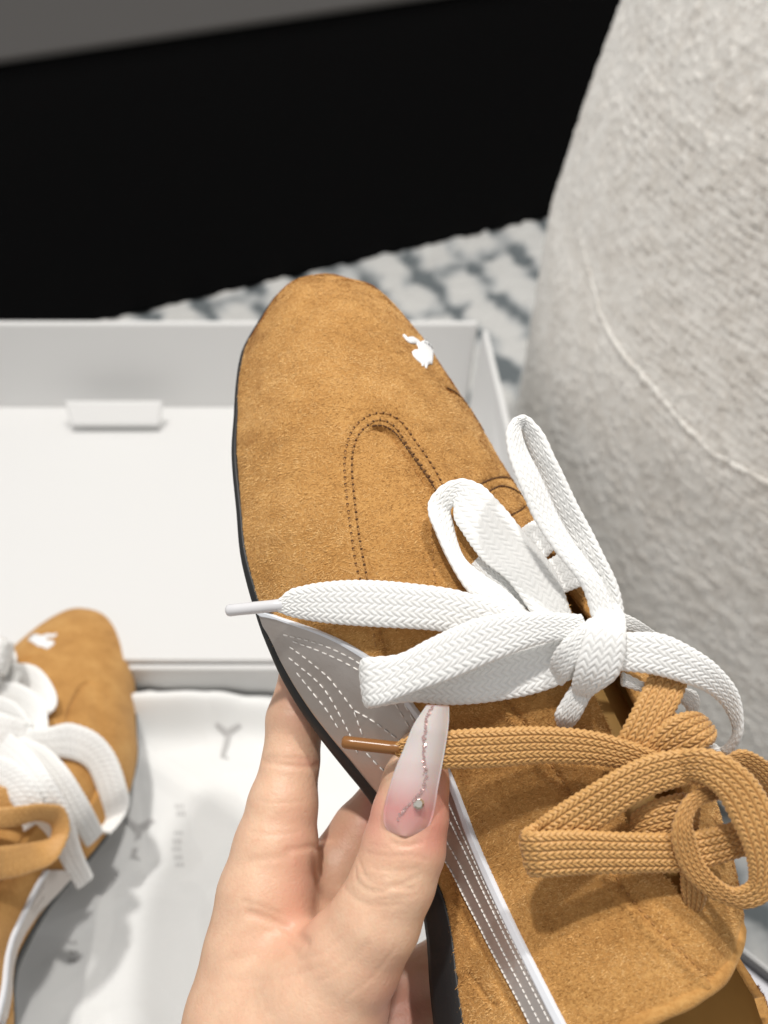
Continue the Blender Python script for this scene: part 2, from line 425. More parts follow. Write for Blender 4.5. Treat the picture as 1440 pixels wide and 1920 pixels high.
r6 = c2w(ray(np.array([400., 603.]))) - np.array([0, 0, HC])
ytop = yfar + .010; ztop = HC + r6[2] * ytop / r6[1]
xr = floor_pt(897, 607, ztop)[0]
fl = slab('lid_flap', [(bx0, yfar + .001, zl + .001), (bx1, yfar + .001, zl + .001), (xr, ytop, ztop), (bx0 - .01, ytop, ztop)], .0045, bv=.0015)
slab('lid_side_wall', [(bx1 + .0018, yfar - .003, zl + .001), (bx1 + .0018, YH + .03, HZ), (xr + .012, YH + .05, HZ + .035), (xr + .004, ytop - .006, ztop - .002)], .003)
# tuck tab standing at the foot of the flap
ta = floor_pt(122, 765, zl + .002); tb = floor_pt(305, 765, zl + .002)
def tab_pt(x, y, lift): return floor_pt(x, y, zl + lift)
t0, t1, t2, t3 = tab_pt(134, 800, .010), tab_pt(300, 800, .010), tab_pt(306, 752, .020), tab_pt(121, 752, .020)
slab('tuck_tab', [t0, t1, t2, t3], .004, bv=.0018)

# tissue paper inside
nx, ny = 420, 420
gx, gy = np.meshgrid(np.linspace(bx0 + .004, bx1 - .004, nx), np.linspace(-.055, YH - .004, ny), indexing='ij')
ztis = HC - .3695
q = np.stack([gx * 14, gy * 9, gx * 0 + 4], -1)
ridge = 1 - np.abs(fbm(q, 3)) * 2.2
cr = 0
for k_, (fx, fy, am) in enumerate(((30, 12, .0030), (18, 34, .0022), (55, 40, .0013))):
    cr = cr + am * (np.abs(vnoise(np.stack([gx * fx + gy * fy * .4, gy * fy - gx * fx * .3, gx * 0 + 11 + k_], -1))) - .3)
for k_ in range(90):             # sharp folds of a crumpled sheet
    cx_, cy_, a_ = rng.uniform(bx0, bx1), rng.uniform(-.05, YH), rng.uniform(0, math.pi)
    dd_ = (gx - cx_) * math.cos(a_) + (gy - cy_) * math.sin(a_); ss_ = -(gx - cx_) * math.sin(a_) + (gy - cy_) * math.cos(a_)
    cr = cr + rng.choice([-1, 1]) * rng.uniform(.0006, .0019) * np.maximum(0, 1 - np.abs(dd_) / rng.uniform(.006, .018)) * np.exp(-(ss_ / rng.uniform(.015, .05)) ** 2)
zt = ztis + cr + .0020 * fbm(np.stack([gx * 22, gy * 14, gx * 0], -1), 3) + .0028 * ridge ** 3 * (ridge > 0) - .003 + .0012 * (1 - np.abs(vnoise(np.stack([gx * 40 + gy * 25, gy * 30 - gx * 20, gx * 0 + 7], -1))) * 2)
roll = np.exp(-((gy - (YH - .016 - .004 * np.sin(gx * 30))) / .0075) ** 2) * (.014 + .004 * np.sin(gx * 47))
zt = zt + roll + .002
TV = np.stack([gx, gy, zt], -1).reshape(-1, 3); TQ = grid_faces(nx, ny)
tissue = tag(mesh('tissue_paper', TV, TQ, M_tissue, org=(-.1, .13, .1)), 'crumpled white tissue paper with faint grey printed marks lining the open box', 'tissue paper')
ttree = bvh(w2c(TV), TQ)
def decal(polys, nm='printed_mark'):
    for poly in polys:
        h_, n_ = cast_px(ttree, poly, .35)
        V = c2w(h_ + n_ * .0004); V = np.r_[V, V - np.array([0, 0, .0003])]
        k = len(poly); Fq = [list(range(k))[::-1]] + [[i, (i + 1) % k, k + (i + 1) % k, k + i] for i in range(k)]
        mesh(nm, V, Fq, M_print, tissue, smooth=False)
def cat_mark(x, y, s):
    return [[(x - 22 * s, y - 36 * s), (x - 2 * s, y - 22 * s), (x + 20 * s, y - 34 * s), (x + 27 * s, y - 28 * s), (x + 6 * s, y - 12 * s), (x - 6 * s, y + 30 * s), (x + 2 * s, y + 38 * s), (x - 16 * s, y + 34 * s), (x - 6 * s, y - 8 * s), (x - 26 * s, y - 30 * s)]]
decal(cat_mark(428, 1388, .95)); decal(cat_mark(262, 1572, 1.1))
for (x, y, hh) in ((336, 1512, 9), (339, 1526, 10), (334, 1562, 7), (332, 1578, 10), (331, 1592, 8), (334, 1608, 9), (337, 1622, 7), (136, 1768, 8), (138, 1786, 9), (136, 1802, 8)):
    for dx in (-7, -1, 5):
        decal([[(x + dx, y - hh * .5), (x + dx + 2.6, y - hh * .5 + 1), (x + dx + 3.2, y + hh * .4), (x + dx + .5, y + hh * .4)]])

# grey board with a dark rim, lower right
z0 = .05
e0, e1 = floor_pt(1340, 1737, z0), floor_pt(1500, 1862, z0)
ed = (e1 - e0) / np.linalg.norm(e1 - e0); en = np.array([ed[1], -ed[0], 0])
if en[1] > 0: en = -en
tray = tag(empty('tray', (e0 + e1) / 2 * np.array([1, 1, 0])), 'pale grey tray with a thin black rim on the rug behind the shoe heel', 'tray')
def strip(name, a0, a1, za, zb, m):
    c = [e0 - ed * .05 + en * a0, e1 + ed * .1 + en * a0, e1 + ed * .1 + en * a1, e0 - ed * .05 + en * a1]
    V = np.array([(*p[:2], za) for p in c] + [(*p[:2], zb) for p in c])
    bevel(mesh(name, V, [[3, 2, 1, 0], [4, 5, 6, 7], [0, 1, 5, 4], [1, 2, 6, 5], [2, 3, 7, 6], [3, 0, 4, 7]], m, tray, smooth=False), .0006)
strip('base', .004, .036, .008, z0 - .004, M_board); strip('rim', .0012, .0039, .008, z0, M_rim); strip('lip', 0, .0011, .008, z0 + .0005, M_card)

# ------------------------------------------------------------------ the held sneaker
K = .82
Lx = np.array([math.sin(math.radians(26)), -math.cos(math.radians(26)), .25]); Lx /= np.linalg.norm(Lx)
E1 = np.array([math.cos(math.radians(26)), math.sin(math.radians(26)), 0.]); E3 = np.cross(Lx, E1); E3 = E3 if E3[2] > 0 else -E3
ph = math.radians(53); Wx = math.cos(ph) * E1 - math.sin(ph) * E3; Ux = math.sin(ph) * E1 + math.cos(ph) * E3
O0 = ray(np.array([450., 950.])) * .262
NL = [-80, -79.6, -78.3, -76, -73, -70, -67, -62, -57, -52, -40, -29, -17, 0, 16, 28, 36, 45, 55, 65, 75, 84, 99, 112, 120, 132, 141, 152, 165, 178, 200, 225]
NW = [72, 67, 62, 57, 53, 49.2, 45.6, 39.8, 34, 29, 20.5, 14, 7, 0, -6, -8, -8.7, -8.5, -7, -4, 0, 4, 8, 9, 7, 1, -3, -7, -8, -4, 2, 24]
FL = [-80, -79.5, -77, -72, -66, -58, -48, -30, 0, 28, 60, 95, 130, 160, 178, 200, 225]
FW = [72, 74, 76, 78, 79, 80, 81, 85, 88, 84, 76, 72, 66, 60, 56, 52, 32]
HL = [-80, -79.3, -77, -72, -66, -58, -48, -36, -22, -8, 8, 24, 50, 76, 94, 113, 132, 150, 188, 225]
HH = [0, 5.3, 9.0, 17.6, 22.9, 30.3, 35.3, 38.3, 40.7, 42.7, 44.3, 47.6, 53.8, 60.2, 61.4, 61.5, 60.1, 55.6, 50.0, 48.0]
def shoe_pt(l, wv, u): return (O0 + (Lx * np.asarray(l)[..., None] + Wx * np.asarray(wv)[..., None] + Ux * np.asarray(u)[..., None]) / 1000) * K
def section(l, th, NL=NL, NW=NW, FL=FL, FW=FW, HL=HL, HH=HH, bk=1.):
    wn = pchip(l, NL, NW); wf = pchip(l, FL, FW); h = pchip(l, HL, HH); c = wn + (wf - wn) * .52
    e = 2 / 2.35; cs = np.cos(th); sn = np.sin(th); a = np.sign(cs) * np.abs(cs) ** e; bb = np.abs(sn) ** e
    bl = pchip(l, [-80, -76, -72, -66, -58, -50, -40, 225], [1.5, 1.6, 2.4, 4.9, 4.6, 2.4, .8, 0])
    return np.where(cs > 0, c - (c - wn) * a - bk * bl * np.sin(2 * np.minimum(th, np.pi / 2)), c - (wf - c) * a), h * bb
NS, NT = 600, 330
ls = -80 + 305 * np.linspace(0, 1, NS) ** 1.45
tt = np.linspace(0, 1, NT); ths = np.pi * (tt + .0 * tt)
LG, TG = np.meshgrid(ls, ths, indexing='ij')
wg, ug = section(LG, TG)
UV0 = shoe_pt(LG, wg, ug)
# surface normals
du = np.gradient(UV0, axis=0); dv_ = np.gradient(UV0, axis=1); NN = np.cross(du, dv_); NN /= np.linalg.norm(NN, axis=-1)[..., None] + 1e-12
ctr = shoe_pt(ls, (pchip(ls, NL, NW) + pchip(ls, FL, FW)) / 2, np.zeros(NS))[:, None, :]
NN *= np.where(((UV0 - ctr) * NN).sum(-1) < 0, -1, 1)[..., None]
UVf = UV0.reshape(-1, 3); NNf = NN.reshape(-1, 3); UQ = grid_faces(NS, NT)
utree = bvh(UVf, UQ)
def on_shoe(pts, n=None):
    P = catmull(pts, n) if n else np.asarray(pts, float)
    return cast_px(utree, P, .2)
PX = proj(UVf); front = (NNf * UVf).sum(1) / np.linalg.norm(UVf, axis=1) < .12
dsp = .00035 * fbm(UVf * 90, 3)
# long soft flex creases of the suede over the vamp
dsp += .0008 * fbm(UVf * np.array([28, 28, 28]) + 5, 2)
U_in = [(722, 1250), (712, 1215), (700, 1150), (688, 1080), (677, 1000), (669, 930), (665, 880), (668, 840), (680, 813), (697, 800), (714, 797), (730, 803), (748, 820), (770, 850), (795, 885), (815, 915), (830, 945), (845, 985), (858, 1030)]
hit, _ = on_shoe(U_in, 160); dU = polydist(UVf, hit, .05)
inU = inside(PX, np.r_[catmull(U_in, 160), [(1000, 1300), (760, 1300)]]) & front
sd = np.where(inU, dU, -dU); win = np.exp(-np.clip(dU - .004, 0, 1) / .01)
dsp -= np.interp(PX[:, 0], [672, 715], [.00018, .0012]) * np.clip(sd / .0006 + .5, 0, 1) * np.where(inU, np.exp(-np.clip(dU, 0, 1) / .02), 1)
seams = {
    'row1': [(706, 1215), (690, 1130), (668, 1060), (658, 995), (650, 930), (646, 880), (649, 840), (661, 806), (680, 786), (705, 775), (730, 777), (752, 791), (775, 822), (805, 865), (828, 905), (845, 945)],
    'row2': [(724, 1225), (702, 1150), (684, 1065), (672, 995), (664, 930), (660, 880), (662, 845), (673, 815), (689, 798), (706, 788), (724, 790), (742, 803), (762, 832), (790, 872), (812, 905)],
    'cut': [(697, 799), (714, 797), (730, 803), (748, 820), (770, 850), (795, 885), (815, 915), (832, 947)],
    'vent': [(838, 727), (852, 734), (870, 752), (895, 790), (917, 826)],
    'arcA': [(900, 908), (925, 897), (950, 895), (975, 905), (992, 922), (1003, 942)],
    'arcB': [(917, 921), (938, 911), (958, 915), (978, 928), (988, 944)],
    'bar': [(957, 966), (975, 957), (990, 946)],
    'stay': [(808, 985), (811, 1030), (816, 1090), (822, 1130)],
    'eye': [(946, 1312), (980, 1352), (1010, 1400), (1052, 1460), (1110, 1550), (1160, 1652), (1200, 1706), (1250, 1760), (1338, 1842)],
    'low': [(838, 1650), (870, 1720), (905, 1790), (945, 1860), (985, 1930)],
    'heel': [(858, 1836), (876, 1826), (890, 1838), (905, 1862), (930, 1885)],
}
seam3 = {}
for k, v in seams.items(): seam3[k] = on_shoe(v, 140)
for k, (dep, sg) in {'row1': (.00030, .0006), 'row2': (.00030, .0006), 'vent': (.0012, .0006), 'cut': (.0009, .0005), 'arcA': (.0006, .0006), 'arcB': (.0005, .0005), 'bar': (.0008, .0006), 'stay': (.0003, .0006), 'eye': (.0005, .0006), 'low': (.0006, .0008), 'heel': (.0006, .0005)}.items():
    dd = polydist(UVf, seam3[k][0]); dsp -= dep * np.exp(-(dd / sg) ** 2)
eye_low = catmull([(x - 12, y + 8) for x, y in seams['eye']], 140); e3, _ = cast_px(utree, eye_low, .2)
dd = polydist(UVf, e3); dsp += .0006 * np.exp(-(dd / .0009) ** 2)
UVd = UVf + NNf * dsp[:, None]
# throat opening and collar line
near_edge = [(1000, 985), (1040, 1060), (1062, 1120), (1082, 1200), (1105, 1288), (1150, 1385), (1158, 1460), (1172, 1540), (1225, 1618), (1284, 1690)]
far_edge = [(1318, 1705), (1314, 1640), (1300, 1560), (1277, 1480), (1242, 1400), (1197, 1310), (1152, 1220), (1112, 1150), (1078, 1102), (1046, 1040), (1018, 985)]
hole = np.array(near_edge + far_edge, float)
fh = pdist2(PX, np.r_[hole, hole[:1]]); fh = np.where(inside(PX, hole) & front, -fh, fh)
collar = [(1470, 1690), (1397, 1738), (1384, 1790), (1345, 1842), (1270, 1885), (1180, 1926), (1080, 1985), (980, 2070)]
cpoly = np.r_[np.array(collar, float), [(1000, 3500), (3500, 3500), (3500, 1690)]]
fc = pdist2(PX, collar); fc = np.where(inside(PX, cpoly), -fc, fc)
farline = [(1460, 1000), (1415, 1640), (1385, 1795), (1445, 1893), (1560, 2060), (1640, 2250)]
fpoly = np.r_[np.array(farline, float), [(3500, 2250), (3500, 1000)]]
ff = pdist2(PX, farline); ff = np.where(inside(PX, fpoly), -ff, ff)
th_f = TG.ravel(); l_f = LG.ravel()
keep = np.where(th_f < np.pi * .60, np.minimum(fh, fc), np.where(l_f > 60, np.minimum(ff, 60), 50.))
keep = np.minimum(keep, 1e4)
CV, CF, used = clip_mesh(UVd, UQ, keep)
ROOT = c2w(shoe_pt(np.array([30.]), np.array([40.]), np.array([-4.])))[0]
shoe = tag(empty('sneaker', ROOT), 'tan suede sneaker held up in the hand with white and tan bow-tied laces', 'sneaker', 'pair of tan suede sneakers')
upper = mesh('upper', c2w(CV), CF, [M_suede, M_lining], shoe)
sol = upper.modifiers.new('thickness', 'SOLIDIFY'); sol.thickness = .0019; sol.offset = -1; sol.material_offset = 1; sol.material_offset_rim = 0
# make sure the outside is the outside
me = upper.data
f0 = np.array([p.normal[:] for p in list(me.polygons)[20000:20050]]); c0 = np.array([p.center[:] for p in list(me.polygons)[20000:20050]]) + ROOT - c2w(ctr[NS // 2])
if (f0 * c0).sum() < 0: me.flip_normals()

def th_of(P): return ((P / K - O0) @ Lx) * 1000 > 110
# nap fibres lying on the suede
tri = []
for p in CF:
    for i in range(1, len(p) - 1): tri.append((p[0], p[i], p[i + 1]))
tri = np.array(tri); a, b_, c_ = CV[tri[:, 0]], CV[tri[:, 1]], CV[tri[:, 2]]
nv = np.cross(b_ - a, c_ - a); ar = np.linalg.norm(nv, axis=1) / 2; cen = (a + b_ + c_) / 3
rel = cen - ctr[np.clip(np.searchsorted(ls, ((cen / K - O0) @ Lx) * 1000), 0, NS - 1), 0]
nv /= np.linalg.norm(nv, axis=1)[:, None] + 1e-15
nv *= np.where((nv * rel).sum(1) < 0, -1, 1)[:, None]
fac = (nv * cen).sum(1) / np.linalg.norm(cen, axis=1)
wt = ar * np.where(fac < .35, 1, .12); NF = 260000
pick = rng.choice(len(tri), NF, p=wt / wt.sum())
u1 = rng.random((NF, 2)); fl_ = u1.sum(1) > 1; u1[fl_] = 1 - u1[fl_]
P0 = a[pick] + u1[:, :1] * (b_[pick] - a[pick]) + u1[:, 1:] * (c_[pick] - a[pick]); n0 = nv[pick]
dirn = np.stack([vnoise(P0 * 300 + 3), vnoise(P0 * 300 + 41), vnoise(P0 * 300 + 77)], -1) * .8 + rng.normal(0, .32, (NF, 3)) + (E1 * np.array([1., .55, 1]) + .35 * vnoise(P0 * 60)[:, None] * Lx) * np.where(rng.random(NF) < .5, 1, -1)[:, None] * .8
dirn -= (dirn * n0).sum(1)[:, None] * n0; dirn /= np.linalg.norm(dirn, axis=1)[:, None]
for k_ in ('cut', 'vent', 'arcA', 'arcB', 'bar', 'eye', 'row1', 'row2'):
    P0 = np.where((polydist(P0, seam3[k_][0]) < (.00042 if k_ not in ('row1', 'row2', 'eye') else .00022))[:, None], P0 - n0 * .002, P0)
ppx = proj(P0); P0 = np.where((pdist2(ppx, collar) < 16)[:, None] & (th_of(P0))[:, None], P0 - n0 * .004, P0)
ln = rng.uniform(.0004, .0011, NF)[:, None]; tl = rng.uniform(.12, .5, NF)[:, None]
side = np.cross(n0, dirn); wd = rng.uniform(.00007, .00017, NF)[:, None]
base = P0 - n0 * .00008; tip = base + (dirn + n0 * tl) * ln
FVv = np.stack([base - side * wd, base + side * wd, tip], 1).reshape(-1, 3)
sh = np.repeat(np.clip(.53 + .16 * rng.normal(size=NF) + .24 * fbm(P0 * np.array([24, 50, 30]), 2) + .27 * fbm(P0 * 170 * np.array([.7, 1.4, 1]), 3) + .32 * fbm(P0 * 45, 2), 0, 1), 3)
nap = tag(mesh('nap', c2w(FVv), np.arange(NF * 3).reshape(-1, 3), M_nap, shoe, smooth=False, attrs={'shade': sh}), kind='stuff')

# soft rolled edge along the collar
cl3, cn3 = on_shoe([(1392, 1741), (1381, 1790), (1343, 1843), (1268, 1886), (1180, 1927), (1080, 1986)], 160)
for c_ in range(3): cl3[6:-6, c_] = np.convolve(cl3[:, c_], np.ones(13) / 13, 'valid')
V, Q = tube(c2w(cl3 - cn3 * .0009), .00165 + .00012 * np.sin(np.linspace(0, 30, 160)), 12)
mesh('collar_edge', V, Q, M_suede, shoe)
# tongue under the throat
tg_poly = inside(PX, hole) | (fh < 45)
tm = tg_poly & front; qk = tm[UQ].all(1)
TVs = UVf - NNf * .0075; idx = np.unique(UQ[qk]); mp = -np.ones(len(UVf), int); mp[idx] = np.arange(len(idx))
mesh('tongue', c2w(TVs[idx]), mp[UQ[qk]], M_lining, shoe)

# sole
def sole_ring(off, uofs, NL=NL, NW=NW, FL=FL, FW=FW):
    l = np.r_[ls[::6], ls[-1]]
    n_ = np.c_[l, pchip(l, NL, NW)]; f_ = np.c_[l, pchip(l, FL, FW)]
    ring = np.r_[n_[::-1], f_[1:]]
    tg_ = np.gradient(ring, axis=0); tg_ /= np.linalg.norm(tg_, axis=1)[:, None] + 1e-9
    nn = np.c_[tg_[:, 1], -tg_[:, 0]]; x_, y_ = ring.T
    if (x_ * np.roll(y_, -1) - y_ * np.roll(x_, -1)).sum() < 0: nn = -nn
    rr_ = ring + nn * off
    return shoe_pt(rr_[:, 0], rr_[:, 1], uofs(ring[:, 0]))
thk = lambda l: pchip(l, [-80, -40, 0, 45, 75, 100, 130, 225], [1.2, 1.2, 1.5, 3.2, 4.2, 6.5, 9.5, 13])
prof = [(-.9, lambda l: l * 0 + .3), (.25, lambda l: l * 0 + .45), (.5, lambda l: l * 0 + .1), (.6, lambda l: -.4 * thk(l)), (.5, lambda l: -.8 * thk(l)), (0, lambda l: -thk(l)), (-2.5, lambda l: -thk(l) - .2)]
rings = [sole_ring(o, f) for o, f in prof]; kk = len(rings[0])
nL_ = (kk + 1) // 2; b0k = (len(rings) - 1) * kk
Q = grid_faces(len(rings), kk, True).tolist() + [[b0k + nL_ - 1 - i, b0k + nL_ - 2 - i, b0k + nL_ + i, b0k + nL_ - 1 + i] for i in range(1, nL_ - 1)] + [[b0k + nL_ - 1, b0k + nL_ - 2, b0k + nL_]]
mesh('sole', c2w(np.concatenate(rings)), Q, M_black, shoe)

# insole inside the shoe
li = np.linspace(-74, 220, 90); kf = np.linspace(0, 1, 14)
wi = (pchip(li, NL, NW) + 2.6)[:, None] + (pchip(li, FL, FW) - pchip(li, NL, NW) - 5.2)[:, None] * kf
mesh('insole', c2w(shoe_pt(np.repeat(li[:, None], 14, 1), wi, 2.2 + 1.5 * (2 * kf - 1) ** 2 + 0 * wi).reshape(-1, 3)), grid_faces(90, 14), M_lining, shoe)
# silver side panel: left and right edges in matching order
sil_top = catmull([(486, 1146), (505, 1151), (530, 1160), (600, 1184), (660, 1212), (715, 1250), (770, 1315), (805, 1365), (845, 1450), (900, 1590), (960, 1722), (1020, 1842), (1068, 1935)], 220)
sil_bot = catmull([(487, 1150), (494, 1166), (507, 1186), (535, 1243), (573, 1308), (619, 1370), (667, 1428), (715, 1486), (778, 1545), (838, 1612), (880, 1692), (932, 1795), (990, 1905), (1004, 1935)], 220)
def panel(name, ea, eb, m, h, lift, fr, parent=shoe, rim=None):
    n, mm_ = len(ea), fr
    G = np.stack([ea + (eb - ea) * t for t in np.linspace(0, 1, mm_)], 1)
    hp, hn = cast_px(dtree, G.reshape(-1, 2), .2)
    sm = hn.reshape(n, mm_, 3); 
    top = (hp + hn * lift); bot = hp - hn * .0004
    mid = hp + hn * lift * .55
    V = np.r_[top, bot]; Qt = grid_faces(n, mm_); off = n * mm_
    bd = [i * mm_ for i in range(n)] + [(n - 1) * mm_ + j for j in range(1, mm_)] + [i * mm_ + mm_ - 1 for i in range(n - 2, -1, -1)] + [j for j in range(mm_ - 2, 0, -1)]
    Qs = [[bd[i], bd[(i + 1) % len(bd)], bd[(i + 1) % len(bd)] + off, bd[i] + off] for i in range(len(bd))]
    Q = Qt.tolist() + Qs
    return mesh(name, c2w(V), Q, [m, rim or m], parent, fmat=[0] * len(Qt) + [1] * len(Qs)), hp.reshape(n, mm_, 3), hn.reshape(n, mm_, 3)
dtree = bvh(UVd, UQ)
pn, pH, pN = panel('silver_stripe', sil_top, sil_bot, M_silver, 0, .0010, 60, rim=M_edge)
tgt = np.gradient(sil_top, axis=0); tgt /= np.linalg.norm(tgt, axis=1)[:, None]; nor = np.c_[-tgt[:, 1], tgt[:, 0]]
wdt = np.interp(np.linspace(0, 1, 220), [0, .02, .06, .18, .3, .45, .6, .75, 1], [1, 7, 2, 3, 6, 6, 8, 10, 13])[:, None]
panel('stripe_edge', sil_top - nor * 2.0, sil_top + nor * wdt, M_edge, 0, .00135, 6)

# stitches: each a little pillow of thread lying along its seam
def stitches(name, lines, m, step, rad, lift, parent=shoe, tree=None, frac=.72, ph_=0.):
    V, Q = [], []
    for ln_ in lines:
        P = catmull(ln_, 400); hp, hn = cast_px(tree or dtree, P, .2)
        s = np.r_[0, np.cumsum(np.linalg.norm(np.diff(hp, axis=0), axis=1))]
        ok = np.r_[True, np.diff(s) < .004]
        nst = max(2, int(s[-1] / step))
        for k in range(nst):
            a0 = (k + .5 + ph_ - frac / 2 + random.uniform(-.06, .06)) * s[-1] / nst; a1 = (k + .5 + ph_ + frac / 2) * s[-1] / nst
            p0 = np.array([np.interp(a0, s, hp[:, c]) for c in range(3)]); p1 = np.array([np.interp(a1, s, hp[:, c]) for c in range(3)])
            n_ = hn[np.searchsorted(s, a0) % 400]; t_ = p1 - p0; L_ = np.linalg.norm(t_) + 1e-9
            if L_ > .004: continue
            t_ /= L_; sd_ = np.cross(n_, t_); base_ = len(V)
            for fr, rr in ((0, .35), (.2, 1), (.8, 1), (1, .35)):
                for qa in range(6):
                    a_ = qa * math.pi / 3
                    V.append(p0 + (p1 - p0) * fr + n_ * (lift + rad * rr * math.sin(a_) * .8 - (1 - rr) * rad * .6) + sd_ * rad * rr * math.cos(a_))
            for i in range(3):
                for j in range(6): Q.append([base_ + i * 6 + j, base_ + i * 6 + (j + 1) % 6, base_ + (i + 1) * 6 + (j + 1) % 6, base_ + (i + 1) * 6 + j])
            Q.append([base_ + j for j in range(6)][::-1]); Q.append([base_ + 18 + j for j in range(6)])
    return tag(mesh(name, c2w(np.array(V)), Q, m, parent), kind='stuff')
def across(f):  # rows along the narrow stripe
    s_ = slice(118, 220); return (sil_top[s_] + (sil_bot[s_] - sil_top[s_]) * f)[::6]
stitches('silver_stitching', [
    [(547, 1209), (589, 1240), (622, 1268), (639, 1289), (667, 1327)], [(667, 1327), (698, 1344), (740, 1374), (775, 1400)], [(667, 1327), (678, 1358), (690, 1390)],
    [(553, 1200), (594, 1215), (632, 1231), (676, 1254), (720, 1285)], [(535, 1188), (587, 1201), (627, 1215), (676, 1240), (735, 1290)],
    [(546, 1230), (570, 1249), (594, 1268), (615, 1291), (639, 1331), (660, 1372), (675, 1408)], [(560, 1256), (594, 1298), (618, 1328), (640, 1362)],
    [(742, 1312), (771, 1360)], [(760, 1314), (781, 1350)], [(690, 1405), (715, 1432), (740, 1452)],
    ], M_thread_w, .0017, .00018, .00112, frac=.72)
stitches('toe_stitching', [seams['row1'], seams['row2'], seams['stay'], seams['eye']], M_thread_t, .00165, .00019, .00018, frac=.55)
stitches('needle_holes', [seams['row1'][1:], seams['row2'][1:]], M_thread_shade, .00165, .00027, .00016, frac=.30, ph_=.5)
stitches('dark_stitching_and_edge_shade', [seams['vent'], seams['cut'], seams['arcA'], seams['arcB'], seams['bar']], M_thread_shade, .0012, .00022, .00012, frac=.97)  # the run on 'cut' is painted shade of the panel step, not thread

stitches('stripe_stitching', [across(.97), across(.66), across(.36), across(.22)], M_thread_w, .00105, .00017, .00112, frac=.86)
# embroidered leaping cat
cat = np.array([(240, 210), (265, 195), (310, 240), (350, 232), (390, 235), (440, 265), (480, 302), (515, 285), (560, 278), (620, 340), (655, 420), (655, 500), (652, 560), (640, 610), (612, 600), (585, 622), (570, 668), (550, 650), (537, 612), (520, 638), (503, 622), (497, 595), (440, 550), (385, 490), (365, 440), (400, 408), (458, 400), (445, 360), (430, 328), (390, 330), (350, 322), (300, 290)], float) / 7.2 + [720, 600]
def sheet(name, poly, m, lift, tree, parent, step=1.6):
    lo, hi = poly.min(0) - 2, poly.max(0) + 2
    xs = np.arange(lo[0], hi[0], step); ys = np.arange(lo[1], hi[1], step); G = np.stack(np.meshgrid(xs, ys, indexing='ij'), -1).reshape(-1, 2)
    f = pdist2(G, np.r_[poly, poly[:1]]); f = np.where(inside(G, poly), f, -f)
    hp, hn = cast_px(tree, G, .2)
    hh = np.clip(f / 4, -.4, 1); strand = .00012 * np.sin(G[:, 0] * 1.9 + G[:, 1] * .9)
    V, Q, _ = clip_mesh(hp + hn * (lift * (.25 + .75 * np.sqrt(np.clip(hh, 0, 1))) + strand * (f > 2))[:, None], grid_faces(len(xs), len(ys)), f)
    o = mesh(name, c2w(V), Q, m, parent); md = o.modifiers.new('thickness', 'SOLIDIFY'); md.thickness = -.0005; md.offset = 1
    return o
sheet('embroidered_cat', cat, M_emb, .0007, dtree, shoe)

